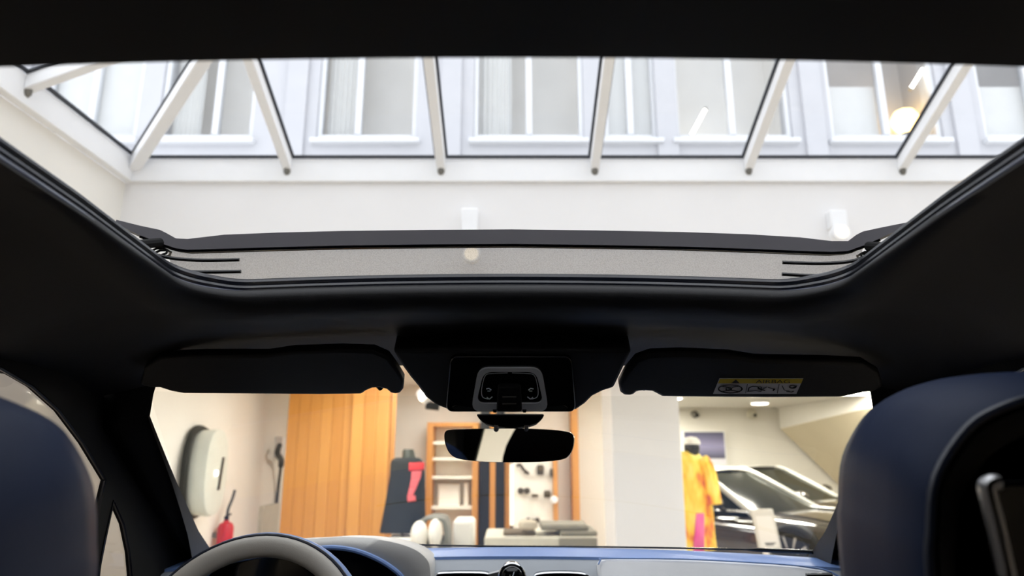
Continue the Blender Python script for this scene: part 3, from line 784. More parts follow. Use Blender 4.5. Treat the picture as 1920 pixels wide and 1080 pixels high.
# ---- dark cars in the showroom (built nose along +X)
def make_car(loc, rot, label):
    car = thing('dark_car', label, 'car', loc, rot, 'dark cars in the showroom')
    def L(name, geo, m_, parent=None, **kw): return build(name, geo, m_, parent or car, local=True, **kw)
    # lower body: sections along X
    secs = [(-2.45, .60, .30, .66), (-2.38, .72, .24, .74), (-2.1, .84, .20, .80), (-1.5, .91, .18, .83), (-.8, .91, .18, .78), (.0, .90, .18, .76), (.7, .91, .18, .735), (1.2, .92, .18, .72), (1.6, .89, .19, .68), (1.9, .80, .22, .60), (2.02, .66, .26, .52), (2.06, .5, .3, .46)]
    rings = []
    for X, hw, zb, zt in secs:
        r_ = []
        for Yf, zf in ((-.80, 0), (-.97, .12), (-1.0, .45), (-.985, .68), (-.93, .86), (-.80, .96), (-.5, 1.0), (0, 1.02), (.5, 1.0), (.80, .96), (.93, .86), (.985, .68), (1.0, .45), (.97, .12), (.80, 0)):
            r_.append(Vector((X, hw*Yf, zb+(zt-zb)*zf)))
        rings.append(r_)
    L('body', loft(rings), M['paint'], sub=1)
    # greenhouse
    base = [(.72, .74), (.25, .80), (-.5, .81), (-1.3, .78), (-1.95, .62)]
    roof = [(-.05, .54), (-.2, .57), (-.6, .57), (-.9, .55), (-1.15, .48)]
    zb_, zr = .72, 1.17
    def gl(side, t): return None
    R0 = [Vector((x, -y, zb_)) for x, y in base]+[Vector((x, y, zb_)) for x, y in base[::-1]]
    R1 = [Vector((x, -y, zr-.03)) for x, y in roof]+[Vector((x, y, zr-.03)) for x, y in roof[::-1]]
    mid = [(a*.45+b*.55)*1.0+Vector((0, (a.y*.45+b.y*.55)*.04, .03)) for a, b in zip(R0, R1)]
    def quad(i, j, t0, t1, out=.006):
        def P_(k, t):
            p = R0[k]*(1-t)*(1-t)+mid[k]*2*t*(1-t)+R1[k]*t*t
            return p
        return grid(lambda u, v: P_(i, t0+(t1-t0)*v)*(1-u)+P_(j, t0+(t1-t0)*v)*u, 6, 8)
    L('windscreen', grid(lambda u, v: (lambda a, b: a*(1-u)+b*u+Vector((.10*(1-v)*4*u*(1-u)+.04, 0, .01)))(R0[0]*(1-v)+R1[0]*v, R0[9]*(1-v)+R1[9]*v), 12, 8), M['carglass'])
    L('rear_screen', grid(lambda u, v: (lambda a, b: a*(1-u)+b*u)(R0[4]*(1-v)+R1[4]*v, R0[5]*(1-v)+R1[5]*v), 8, 8), M['carglass'])
    for s, ids in ((-1, (0, 1, 2, 3, 4)), (1, (9, 8, 7, 6, 5))):
        gs = []
        for a, b in zip(ids[:-1], ids[1:]):
            gs.append(quad(a, b, 0, 1))
        L('side_window', join(*gs), M['carglass'])
        pill = [R0[ids[0]]+Vector((.04, 0, 0)), (R0[ids[0]]*.5+R1[ids[0]]*.5)+Vector((.04, 0, .015)), R1[ids[0]]+Vector((.02, 0, .02)), R1[ids[1]]+Vector((0, 0, .02)), R1[ids[2]]+Vector((0, 0, .03)), R1[ids[3]]+Vector((0, 0, .02)), R1[ids[4]]+Vector((0, 0, .0)), (R0[ids[4]]*.5+R1[ids[4]]*.5)+Vector((0, 0, .02)), R0[ids[4]]]
        L('roof_pillar', tube(smooth_path(pill, 4), .038), M['pillar_silver'], label='silver roof pillar')
        L('waist_trim', tube([R0[i]+Vector((0, s*.02, .035)) for i in ids], .014), M['chrome'])
        # door mirror
        c = Vector((.42, s*.98, .84))
        mr = L('door_mirror', blob(c, .10, .12, .07), M['paint'])
        L('mirror_cap', blob(c+Vector((-.03, 0, -.045)), .085, .115, .03), M['chrome'], mr)
        L('mirror_arm', tube([Vector((.45, s*.82, .76)), c+Vector((0, -s*.05, -.04))], .025), M['paint'], mr)
        # headlamps: two round lenses
        hl = L('headlamp', lathe([(.02, .06), (.10, .05), (.13, .0), (.12, -.06)], (1.88, s*.60, .545), axis='X'), M['headlamp'])
        L('headlamp_rim', tube([Vector((1.90, s*.60+.135*math.cos(a), .545+.135*math.sin(a))) for a in [2*PI*k/24 for k in range(24)]], .012, closed=True), M['chrome'], hl)
        L('headlamp', lathe([(.01, .05), (.06, .04), (.08, .0), (.07, -.06)], (1.95, s*.40, .52), axis='X'), M['headlamp'])
        for wx in (1.28, -1.5):
            wh = L('wheel', lathe([(.22, -.11), (.31, -.11), (.335, -.08), (.335, .08), (.31, .11), (.22, .11)], (wx, s*.84, .335), n=32, axis='Y'), M['tyre'])
            L('wheel_rim', join(lathe([(.02, s*.09), (.06, s*.10), (.07, s*.05)], (wx, s*.84, .335), axis='Y'), lathe([(.22, s*.10), (.235, s*.115), (.21, s*.06)], (wx, s*.84, .335), n=32, axis='Y'), *[tube([Vector((wx+.05*math.cos(a), s*.93, .335+.05*math.sin(a))), Vector((wx+.22*math.cos(a), s*.94, .335+.22*math.sin(a)))], .018) for a in [2*PI*k/10 for k in range(10)]]), M['satin'], wh)
    L('roof', grid(lambda u, v: (lambda i, f: (R1[i]*(1-f)+R1[i+1]*f)*(1-v)+(R1[9-i]*(1-f)+R1[8-i]*f)*v+Vector((0, 0, .035*4*v*(1-v)+.015)))(min(3, int(u*4)), u*4-min(3, int(u*4))), 12, 8), M['paint'], solid=.02)
    L('grille', grid(lambda u, v: (2.06-.02*v+.015*math.sin(u*60), -.32+.64*u, .28+.22*v), 40, 4), M['chrome'], solid=.02)
    L('bonnet_line', tube(smooth_path([Vector((.75, -.60, .745)), Vector((1.3, -.62, .725)), Vector((1.75, -.52, .655))], 6), .012), M['paint'])
    L('bonnet_line', tube(smooth_path([Vector((.75, .60, .745)), Vector((1.3, .62, .725)), Vector((1.75, .52, .655))], 6), .012), M['paint'])
    L('side_trim', tube([Vector((.95, -.93, .60)), Vector((.2, -.925, .62)), Vector((-.9, -.93, .64))], .014), M['chrome'])
    return car
HA = math.radians(-50)
cow = PY(1470, 955, 8.6)
h2 = Vector((math.cos(HA), math.sin(HA), 0))
car1 = make_car(Vector((cow.x, cow.y, 0))-h2*.72, HA, 'dark grey car with silver roof pillars behind the white sign stand')
car2 = copy_tree(car1)
car2.location = car1.location + Vector((1.2, 1.95, 0))
car2['label'] = 'second dark car farther back, mostly hidden by the passenger headrest'

# ---- white sign stand
YW = 7.3
sg = thing('sign_stand', 'white tilted information stand in front of the dark car', 'sign stand', (PY(1440, 1000, YW).x, YW, 0))
pts = [PY(1408, 957, YW), PY(1450, 956, YW+.0), PY(1467, 1033, YW-.18), PY(1424, 1035, YW-.18)]
build('sign_board', prism(pts, (0, .03, .012)), M['sign_grey'], sg, bevel=.008)
pn = [pts[0]*.86+pts[2]*.14, pts[1]*.86+pts[3]*.14, pts[2]*.9+pts[0]*.1, pts[3]*.9+pts[1]*.1]
ins = [p+Vector((0, -.006, -.004)) for p in pn]
build('sign_sheet', prism(ins, (0, -.003, -.001)), M['sign_paper'], sg, smooth=False)
ln = []
for k, (f, w0, w1) in enumerate(((.86, .25, .85), (.90, .3, .7))):
    a = ins[0]*(1-f)+ins[3]*f; b = ins[1]*(1-f)+ins[2]*f; a, b = a*(1-w0)+b*w0, a*(1-w1)+b*w1
    ln.append(tube([a+Vector((0, -.006, 0)), b+Vector((0, -.006, 0))], .006))
build('sign_lines', join(*ln), M['steel'], sg)
mp_ = (pts[0]+pts[1]+pts[2]+pts[3])/4
build('sign_post', tube([Vector((mp_.x, YW+.02, 0.02)), mp_+Vector((0, .035, 0))], .03), M['white_paint'], sg)
build('sign_foot', box(mp_.x-.2, YW-.15, 0, mp_.x+.2, YW+.2, .02), M['white_paint'], sg, bevel=.008)

# ================================================================== THE CAR WE SIT IN
car = thing('car_interior', 'dark car cabin shell with an open sunroof and windscreen framing the view', 'car interior', (0, 0, .3))

def interp(tab, x):
    if x <= tab[0][0]: return tab[0][1]
    for (a, va), (b, vb) in zip(tab, tab[1:]):
        if x <= b:
            t = (x-a)/(b-a); return va+(vb-va)*t
    return tab[-1][1]
ZT = [(-1.2, 1.66), (-.6, 1.665), (-.2, 1.665), (.1, 1.662), (.41, 1.660), (.65, 1.645), (.9, 1.620), (1.0, 1.597), (1.1, 1.568), (1.2, 1.54), (1.3, 1.51)]
def zroof(x, y):
    z = interp(ZT, y) - .06*x*x
    if abs(x) > .47: z -= ((abs(x)-.47)/.25)**1.6*(.085 if y < .85 else max(.03, .085-.25*(y-.85)))
    return z
OX, OY0, OY1 = .432, .408, .905
def rrect(hx, y0, y1, r, n=12):
    pts = []
    for (cx, cy, a0) in ((hx-r, y1-r, 0), (-hx+r, y1-r, 90), (-hx+r, y0+r, 180), (hx-r, y0+r, 270)):
        for k in range(n+1):
            a = math.radians(a0+90*k/n); pts.append((cx+r*math.cos(a), cy+r*math.sin(a)))
    # subdivide the long runs
    out = []
    for i, p in enumerate(pts):
        q = pts[(i+1) % len(pts)]; out.append(p)
        d = math.hypot(q[0]-p[0], q[1]-p[1])
        if d > .1:
            for j in range(1, 16): out.append((p[0]+(q[0]-p[0])*j/16, p[1]+(q[1]-p[1])*j/16))
    return out
def outer_of(p):
    u = p[0]/OX; yc, hy = (OY0+OY1)/2, (OY1-OY0)/2; v = (p[1]-yc)/hy
    m = max(abs(u), abs(v)); u, v = u/m, v/m
    return (u*.735, (1.17 if v > 0 else yc)*1.0 if False else (yc+v*(1.17-yc) if v > 0 else yc+v*(yc+1.15)))
inner = rrect(OX, OY0, OY1, .075)
def ring_at(t, dz=0.0, shrink=0.0):
    out = []
    for p in inner:
        q = outer_of(p)
        x, y = p[0]+(q[0]-p[0])*t, p[1]+(q[1]-p[1])*t
        out.append(Vector((x, y, zroof(x, y)+dz)))
    return out
lip = [Vector((x, y, zroof(x, y))) for x, y in inner]
def bulge(t, d):
    out = []
    for p, q in zip(ring_at(t), ring_at(0)):
        k0 = min(1, max(0, (q.y-.6)/.3)); k0 = k0*k0*(3-2*k0); k = .12+.88*k0
        if t < 0: p = q*(1-k0)+p*k0
        out.append(p+Vector((0, 0, d*k)))
    return out
rings = [ring_at(1, .04), ring_at(.5, .03), [p+Vector((0, 0, .016)) for p in ring_at(0.06)], [p+Vector((0, 0, .004)) for p in lip]] + [bulge(t, d) for t, d in ((-.025, .0), (-.042, -.006), (-.045, -.011), (-.03, -.017), (0, -.022), (.05, -.025), (.1, -.025), (.15, -.023), (.2, -.020), (.28, -.017), (.36, -.013), (.46, -.008), (.58, -.003))] + [ring_at(t) for t in (.7, .85, 1)] + [ring_at(1, .04)]
build('headliner', loft(rings, True, False, False), M['headliner'], car, ang=70)
# leather edge roll round the opening
def offs(o):
    return rrect(OX+o, OY0-o, OY1+o, .075+o)
build('opening_edge_roll', tube([Vector((x, y, zroof(x, y)+.002)) for x, y in offs(.004)], .0045, closed=True), M['roll'], car)
build('sunroof_seal', tube([Vector((x, y, zroof(x, y)+.011)) for x, y in offs(.010)], .0055, closed=True), M['rubber'], car)
build('sunroof_seal', tube([Vector((x, y, zroof(x, y)+.020)) for x, y in offs(.012)], .006, closed=True), M['rubber'], car)
build('sunroof_frame', loft([[Vector((x, y, zroof(x, y)+h)) for x, y in offs(o)] for o, h in ((.014, .002), (.02, .012), (.03, .02), (.05, .022))], True, False, False), M['black_matte'], car)
# stitched seams of the header
for px_, d0, d1 in ((962, 0, 1), (362, 0, .4), (1562, 0, .4)):
    pts = []
    for k in range(7):
        yy = OY1+.004+.12*k/6*(1 if d1 == 1 else .45)
        x = PY(px_, 545, .905).x*(1+.05*k/6 if d1 != 1 else 1)
        pts.append(Vector((x, yy, zroof(x, yy)-(.003 if k else -.002))))
    build('header_seam', tube(pts, .0012, n=6), M['gloss_black'], car)

# side panels with window openings
def side_panel(s):
    X = .70*s
    sg_ = -1 if s < 0 else 1
    def on(px, py):
        p = PX(px if s < 0 else 1920-px, py, X); return (p.y, p.z)
    front = [on(0, 690), on(60, 725), on(110, 770), on(155, 830), on(197, 900)]
    hole_front = [(.32, 1.03), (.30, 1.50), (.55, 1.525), (.8, 1.522)]+front+[on(186, 945), on(174, 1040), on(168, 1080), (1.15, 1.03)]
    hole_quarter = [on(212, 940), on(231, 982), on(242, 1035), on(246, 1080), (1.36, 1.12), (1.24, 1.12), on(187, 1060), on(198, 1005)]
    outline = [(-1.25, .30), (-1.25, 1.62), (-1.0, 1.62), (-.2, 1.64), (.3, 1.63), (.8, 1.60), (1.10, 1.55), (1.21, 1.475), (1.58, 1.185), (1.98, .90), (2.0, .30)]
    return X, outline, hole_front, hole_quarter
MC = PY(953, 835, 1.20)                                   # centre of the rear view mirror
MN = Vector((-math.sin(math.radians(5.2)), -math.cos(math.radians(5.2)), 0.0)).normalized()
from mathutils.geometry import tessellate_polygon
def plate(to3, loops, vec):
    """a sheet with holes; to3 maps (a, b) to a point, vec is its thickness"""
    L3 = [[to3(*p) for p in lp] for lp in loops]
    flat = [p for lp in L3 for p in lp]; n = len(flat)
    tris = tessellate_polygon([[Vector(p) for p in lp] for lp in loops2d(loops)])
    V = flat + [p+Vector(vec) for p in flat]
    F = [tuple(t) for t in tris] + [tuple(i+n for i in t[::-1]) for t in tris]
    o = 0
    for lp in loops:
        m = len(lp)
        for i in range(m):
            a, b = o+i, o+(i+1) % m; F.append((a, b, b+n, a+n))
        o += m
    return V, F
def loops2d(loops): return [[Vector((a, b, 0)) for a, b in lp] for lp in loops]
for s in (-1, 1):
    X, outline, hf, hq = side_panel(s)
    hr = [(-.62, 1.08), (-.50, 1.46), (-.2, 1.51), (.14, 1.51), (.16, 1.03), (-.5, 1.03)]
    sp_ = build('side_panel', plate(lambda a, b: Vector((X, a, b)), [outline, hf, hq, hr], (.008*s, 0, 0)), M['black_matte'], car, smooth=False)
    for hole, m_ in ((hf, M['tint']), (hq, M['tint']), (hr, M['tint'])):
        pts = [Vector((X+.004*s, y, z)) for y, z in hole]
        build('side_window', (pts, [tuple(range(len(pts)))]), m_, car, smooth=False)
        build('window_seal', tube([Vector((X, y, z)) for y, z in hole], .0028, n=6, closed=True), M['rubber'], car)
# rear bulkhead with the slanting window that shows as the pale strip in the mirror
YR = -1.20
def mirror_rear(px, py):
    p = PP(px, py, MC, MN); d = (p-CAM).normalized(); r = d-2*d.dot(MN)*MN
    q = p + r*((YR-p.y)/r.y); return (q.x, q.z)
rear_hole = [mirror_rear(907, 797), mirror_rear(970, 797), mirror_rear(961, 812), mirror_rear(949, 835), mirror_rear(943, 855), mirror_rear(940, 876), mirror_rear(886, 876)]
build('rear_panel', plate(lambda a, b: Vector((a, YR, b)), [[(-.72, .30), (.72, .30), (.72, 1.66), (-.72, 1.66)], rear_hole], (0, -.05, 0)), M['black_matte'], car, smooth=False)
pts = [Vector((x, YR-.03, z)) for x, z in rear_hole]
build('rear_window', (pts, [tuple(range(len(pts)))]), M['clear'], car, smooth=False)
# A pillars
wl = [(300, 700), (288, 738), (281, 780), (290, 803), (308, 848), (333, 908), (352, 950), (372, 995), (393, 1027), (418, 1060)]
wd_ = [(300, 700), (286, 738), (277, 780), (284, 802), (300, 845), (322, 905), (338, 955), (352, 1003), (360, 1045), (366, 1080)]
wx_ = [.61, .62, .625, .63, .635, .642, .648, .655, .662, .67]
for s in (-1, 1):
    secs = []; tr = []
    for (px, py), (dx_, dy_), x in zip(wl, wd_, wx_):
        w = PX(px, py, -x); w = Vector((s*x, w.y, w.z))
        d = PX(dx_, dy_, -x-.012); d = Vector((s*(x+.012), d.y, d.z))
        o = Vector((s*.703, w.y-.005, w.z-.02))
        m_ = (w+o)/2+Vector((0, -.012, -.012))
        b = w+Vector((s*.035, .025, .008)); c = Vector((s*.715, w.y+.02, w.z+.0))
        secs.append([w, m_, o, c, b])
        nr = lambda p, k: CAM+(p-CAM)*k
        tr.append([nr(w, .985), nr(d, .975), nr(d, .99), nr(w, .998)])
    build('pillar', loft(secs), M['black_matte'], car, ang=60)
    build('pillar_trim', loft(tr[2:]), M['trim_grey'], car, label='grey trim strip beside the windscreen')
# windscreen
def ws(u, v):
    x = (-.72+1.44*u)*(.88+.12*v); bow = .11*(1-(2*u-1)**2)
    y = 1.20+.62*v+bow; z = 1.505-.50*v
    return (x, y, z)
build('windscreen', grid(ws, 24, 12), M['windshield'], car)
# bonnet ahead of the windscreen, out of the camera's sight
build('bonnet', grid(lambda u, v: (-.80+1.6*u, 1.86+1.1*v, 1.0-.16*v*v+.03*(1-(2*u-1)**2)), 12, 8), M['paint'], car, solid=.03)
build('bulkhead', box(-.70, 1.60, .32, .70, 1.80, 1.02), M['black_matte'], car, smooth=False)
build('cabin_floor', box(-.72, -1.25, .25, .72, 1.8, .32), M['black_matte'], car, smooth=False)

# ---- grab handles
def grab(s, y0, z0, label):
    x = s*.645
    r = thing('grab_handle', label, 'handle', (x, y0, z0), 0, 'grab handles along the roof rails')
    pts = [Vector((s*.70, y0-.13, z0)), Vector((x, y0-.115, z0-.015)), Vector((x-s*.008, y0-.06, z0-.02)), Vector((x-s*.008, y0+.06, z0-.022)), Vector((x, y0+.115, z0-.02)), Vector((s*.70, y0+.13, z0-.008))]
    build('grip', tube(smooth_path(pts, 5), .0085), M['leather_black'], r)
    build('hinge_cap', blob(pts[0]+Vector((-s*.012, 0, 0)), .012, .022, .012), M['gloss_black'], r)
    build('hinge_cap', blob(pts[-1]+Vector((-s*.012, 0, 0)), .012, .022, .012), M['gloss_black'], r)
for s, w in ((-1, 'driver'), (1, 'passenger')):
    c = PX(80 if s < 0 else 1825, 570 if s < 0 else 580, s*.645)
    grab(s, c.y+.09, c.z-.005, 'black grab handle on the roof rail at the %s side' % w)

# ---- wind deflector
def defl(px, py, back=0.0):
    u = (px-960)/640.0
    y = .945 + .035*(1-u*u) if abs(u) < 1 else .945-.17*(abs(u)-1)
    return PY(px, py, y+back)
top_line = [(218, 412), (262, 423), (300, 431), (312, 437), (330, 447), (352, 448), (420, 440), (520, 436), (640, 433), (800, 431), (960, 430), (1120, 432), (1280, 435), (1400, 439), (1500, 445), (1560, 452), (1590, 452), (1606, 440), (1618, 434), (1650, 427), (1700, 417)]
bot_line = [(218, 420), (262, 441), (300, 456), (312, 460), (330, 466), (352, 469), (420, 467), (520, 464), (640, 461), (800, 459), (960, 458), (1120, 460), (1280, 463), (1400, 467), (1500, 471), (1560, 473), (1590, 471), (1606, 465), (1618, 461), (1650, 447), (1700, 424)]
wd = thing('wind_deflector', 'raised sunroof wind deflector, dark grey bar above a pale net', 'wind deflector', (0, .95, 1.63))
secs = []
for (a, b) in zip(top_line, bot_line):
    T, Bm = defl(*a), defl(*b)
    secs.append([T, Bm+Vector((0, -.002, 0)), Bm+Vector((0, .012, -.002)), T+Vector((0, .018, -.004))])
build('top_bar', loft(secs), M['deflector'], wd, ang=50)
netT = [(b[0], b[1]+5) for b in bot_line[3:19]]
netB = [(330, 530), (345, 530), (360, 530), (420, 535), (520, 533), (640, 530), (800, 526), (960, 524), (1120, 526), (1280, 530), (1400, 534), (1500, 537), (1555, 536), (1575, 534), (1590, 531), (1600, 528)]
rowsN = []
for (a, b) in zip(netT, netB):
    T, Bm = defl(a[0], a[1], .006), defl(b[0], b[1], -.004)
    rowsN.append([T, T*.66+Bm*.34, T*.33+Bm*.67, Bm])
build('net', loft(rowsN, False, False, False), M['net'], wd)
lineP = [defl(b[0], b[1]+2.5, .002) for b in bot_line[1:-1]]
build('net_cord', tube(smooth_path(lineP, 3), .0022, n=6), M['gloss_black'], wd)
for run in ([(292, 478), (330, 485), (380, 488), (449, 487)], [(338, 507), (370, 510), (452, 509)], [(1467, 492), (1540, 494), (1595, 490), (1625, 480)], [(1466, 514), (1530, 517), (1582, 514)]):
    build('slot', tube(smooth_path([defl(px, py, -.004) for px, py in run], 6), .0027, n=8), M['gloss_black'], wd)
for s, (px, py) in ((-1, (300, 455)), (1, (1628, 462))):
    a = defl(px, py); b = Vector((a.x+s*.03, a.y-.12, zroof(.4, a.y)+.035))
    build('hinge_arm', tube([a, a*.5+b*.5+Vector((0, 0, .006)), b], .007), M['black_matte'], wd)
    build('spring', tube([a+Vector((s*.01*math.cos(k*.9), .02*k/14+.004*math.sin(k*.9), -.012+.006*math.sin(k*.9))) for k in range(15)], .0018, n=6), M['black_matte'], wd)

# ---- sun visors
VP0 = PY(960, 740, 1.13); VT = PY(960, 660, 1.04)
VD = (VT-VP0).normalized(); VN = Vector((1, 0, 0)).cross(VD).normalized()
if VN.y > 0: VN = -VN                                      # towards the camera
def visor(px_pts, label, mirror):
    f = (lambda x: 1920-x) if mirror else (lambda x: x)
    pts = [PP(f(x), y, VP0, VN) for x, y in px_pts]
    c = sum(pts, Vector())/len(pts)
    r = thing('sun_visor', label, 'sun visor', c)
    build('visor_pad', prism(pts, -VN*.018), M['leather_black'], r, bevel=.007)
    cl = [PP(f(x), y, VP0, VN)-VN*.009 for x, y in ((697, 736), (708, 730), (722, 736))]
    build('clip_rod', tube([PP(f(690), 728, VP0, VN)-VN*.009, PP(f(735), 729, VP0, VN)-VN*.009], .0035), M['black_matte'], r)
    build('clip', tube([PP(f(704), 727, VP0, VN)-VN*.009, PP(f(713), 736, VP0, VN)-VN*.009], .005), M['black_matte'], r)
    return r
vis_l = [(262, 722), (270, 690), (300, 672), (380, 668), (500, 668), (548, 661), (640, 658), (700, 660), (728, 672), (745, 695), (757, 715), (756, 731), (750, 738), (742, 740), (732, 738), (724, 731), (712, 728), (698, 729), (686, 734), (678, 740), (600, 741), (480, 740), (345, 739), (322, 735), (300, 728), (284, 728)]
visor(vis_l, 'black sun visor with no sticker above the driver side windscreen', False)
vis_r = [(262, 726), (270, 700), (300, 682), (380, 678), (500, 676), (548, 668), (640, 664), (700, 666), (728, 676), (748, 700), (760, 722), (757, 738), (750, 743), (738, 744), (730, 741), (724, 736), (712, 735), (698, 736), (688, 741), (680, 746), (600, 747), (480, 748), (345, 747), (322, 743), (300, 738), (284, 738)]
vr = visor(vis_r, 'black sun visor carrying the yellow and white airbag sticker', True)
def vpt(px, py, lift): return PP(px, py, VP0, VN)+VN*lift
lab = build('warning_label', prism([vpt(1337, 738, .0006), vpt(1493, 738, .0006), vpt(1506, 709, .0006), vpt(1349, 709, .0006)], -VN*.001), M['label_white'], vr, smooth=False, label='white airbag warning sticker with yellow top strip')
build('yellow_strip', prism([vpt(1346, 718, .001), vpt(1502, 718, .001), vpt(1505.5, 709.5, .001), vpt(1350, 709.5, .001)], -VN*.0006), M['label_yellow'], lab, smooth=False)
def text_mesh(name, body, px0, py0, h_px, w_px, parent, lift, m_, place):
    cu = bpy.data.curves.new(name, 'FONT'); cu.body = body; cu.size = 1.0
    to = bpy.data.objects.new(name, cu); COL.objects.link(to)
    dg = bpy.context.evaluated_depsgraph_get(); me = to.evaluated_get(dg).to_mesh()
    V = [v.co.copy() for v in me.vertices]; F = [tuple(p.vertices) for p in me.polygons]
    to.evaluated_get(dg).to_mesh_clear(); bpy.data.objects.remove(to); bpy.data.curves.remove(cu)
    xs = [v.x for v in V]; ys = [v.y for v in V]; x0, x1, y0, y1 = min(xs), max(xs), min(ys), max(ys)
    W = [place(px0+(v.x-x0)/(x1-x0)*w_px+.35*(v.y-y0)/(y1-y0)*h_px*.5, py0-(v.y-y0)/(y1-y0)*h_px, lift) for v in V]
    return build(name, (W, F), m_, parent, smooth=False)
text_mesh('label_text', 'AIRBAG', 1416, 717, 6.2, 64, lab, .0016, M['label_ink'], vpt)
build('label_triangle', prism([vpt(1371, 717, .0016), vpt(1386, 717, .0016), vpt(1379.5, 710.5, .0016)], -VN*.0004), M['label_ink'], lab, smooth=False)
def ring_px(cx, cy, rx, ry, w, lift=.0014):
    return tube([vpt(cx+rx*math.cos(a), cy+ry*math.sin(a), lift) for a in [2*PI*k/28 for k in range(28)]], w, n=6, closed=True, flat=.5)
def line_px(pts, w, lift=.0014): return tube([vpt(x, y, lift) for x, y in pts], w, n=6, flat=.5)
build('label_symbol', join(ring_px(1369, 728, 22, 7.6, .0011), line_px([(1354, 723), (1364, 725), (1372, 731), (1384, 733)], .0013), line_px([(1354, 733), (1364, 731), (1374, 725), (1384, 723)], .0011), ring_px(1366, 728, 5, 3, .001)), M['label_ink'], lab)
build('label_symbol', join(line_px([(1402, 733), (1404, 726), (1411, 723), (1420, 724), (1426, 729), (1434, 731)], .001), line_px([(1404, 733), (1416, 731), (1426, 733), (1432, 727), (1438, 724)], .0009), line_px([(1440, 725), (1446, 727), (1452, 728), (1449, 731)], .0011), ring_px(1424, 726, 3, 2.4, .0009)), M['label_ink'], lab)
build('label_symbol', join(line_px([(1466, 722), (1470, 730), (1480, 732)], .0007), ring_px(1486, 724, 6, 2.6, .0011), line_px([(1474, 733), (1484, 734), (1488, 732)], .0011), line_px([(1484, 727), (1494, 722)], .001)), M['label_ink'], lab)
for xd in (1397.5, 1457): build('label_divider', line_px([(xd, 736), (xd+3.5, 719)], .0005), M['label_ink'], lab)

# ---- overhead console
KP0 = PY(960, 776, 1.15); KT = PY(960, 668, 1.03)
KD = (KT-KP0).normalized(); KN = Vector((1, 0, 0)).cross(KD).normalized()
if KN.y > 0: KN = -KN
def kpt(px, py, lift=0.0): return PP(px, py, KP0, KN)+KN*lift
oc = thing('overhead_console', 'glossy black overhead console with lamp buttons above the rear view mirror', 'overhead console', kpt(960, 776))
hs = [(735, 662), (752, 690), (768, 712), (783, 730), (797, 750), (815, 764), (838, 773), (870, 777), (960, 779), (1050, 777), (1082, 773), (1098, 762), (1112, 748), (1132, 738), (1152, 732), (1160, 715), (1172, 690), (1186, 662)]
hp = [kpt(x, y, -.004) for x, y in hs]
build('housing', loft([[p*1.0 for p in hp], [p-KN*.012+Vector((0, .0, .0)) for p in hp], [p-KN*.05+Vector((0, .03, .03)) for p in hp]]), M['headliner'], oc, bevel=.006)
def krr(px0, py0, px1, py1, inset_top, r=6, lift=.002, n=5):
    """rounded trapezoid on the console face"""
    c = [(px0+inset_top, py0), (px1-inset_top, py0), (px1, py1), (px0, py1)]
    out = []
    for i in range(4):
        p, a, b = Vector(c[i]), Vector(c[i-1]), Vector(c[(i+1) % 4])
        da, db = (a-p).normalized()*r, (b-p).normalized()*r
        for k in range(n+1):
            t = k/n; q = (p+da)*(1-t)**2+p*2*t*(1-t)+(p+db)*t*t
            out.append(kpt(q.x, q.y, lift))
    return out
build('panel', prism(krr(836, 668, 1080, 771, 8, 14, .002), -KN*.008), M['gloss_black'], oc, bevel=.002)
def frame_loop(o, i, depth):
    return loft([o, [p+KN*depth for p in o], [p+KN*depth for p in i], i, o], True, False, False)
build('cluster_bezel', frame_loop(krr(883, 686, 1029, 767, 14, 20, .002), krr(893, 693, 1019, 752, 14, 16, .002), .003), M['bezel'], oc, label='silver bezel round the lamp buttons')
build('cluster_face', prism(krr(893, 693, 1019, 756, 14, 16, .003), -KN*.004), M['gloss_black'], oc)
build('slider_block', prism(krr(931, 716, 979, 761, 3, 5, .012), -KN*.012), M['black_matte'], oc, bevel=.002)
for yy in (732, 745):
    build('slider_rib', tube([kpt(942, yy, .013), kpt(968, yy, .013)], .0012, n=6), M['trim_grey'], oc)
arcL = [(916, 745), (906, 742), (903, 733), (905, 716), (911, 700), (925, 697), (952, 696)]
for fl in (False, True):
    f = (lambda x: 1912-x) if fl else (lambda x: x)
    build('light_line', tube(smooth_path([kpt(f(x), y, .0035) for x, y in arcL], 4), .0006, n=6), M['icon_white'], oc)
    build('button_icon', join(tube([kpt(f(912), 726, .0035), kpt(f(917), 725, .0035), kpt(f(921), 728, .0035)], .0009, n=6), tube([kpt(f(914), 730, .0035), kpt(f(920), 730, .0035)], .0006, n=6)), M['icon_white'], oc)
    build('button_icon', tube([kpt(f(913), 742, .0035), kpt(f(918), 745, .0035), kpt(f(923), 741, .0035)], .0009, n=6), M['icon_white'], oc)
    build('reading_lamp', prism([kpt(f(x), y, .003) for x, y in ((848, 762), (855, 758), (884, 760), (890, 766), (852, 767))], -KN*.003), M['mirror'], oc, label='small clear reading lamp lens')
build('tab', prism([kpt(x, y, .006) for x, y in ((924, 763), (932, 763), (930, 768), (925, 768))], -KN*.003), M['black_matte'], oc)
build('tab', prism([kpt(x, y, .006) for x, y in ((979, 763), (987, 763), (986, 768), (981, 768))], -KN*.003), M['black_matte'], oc)

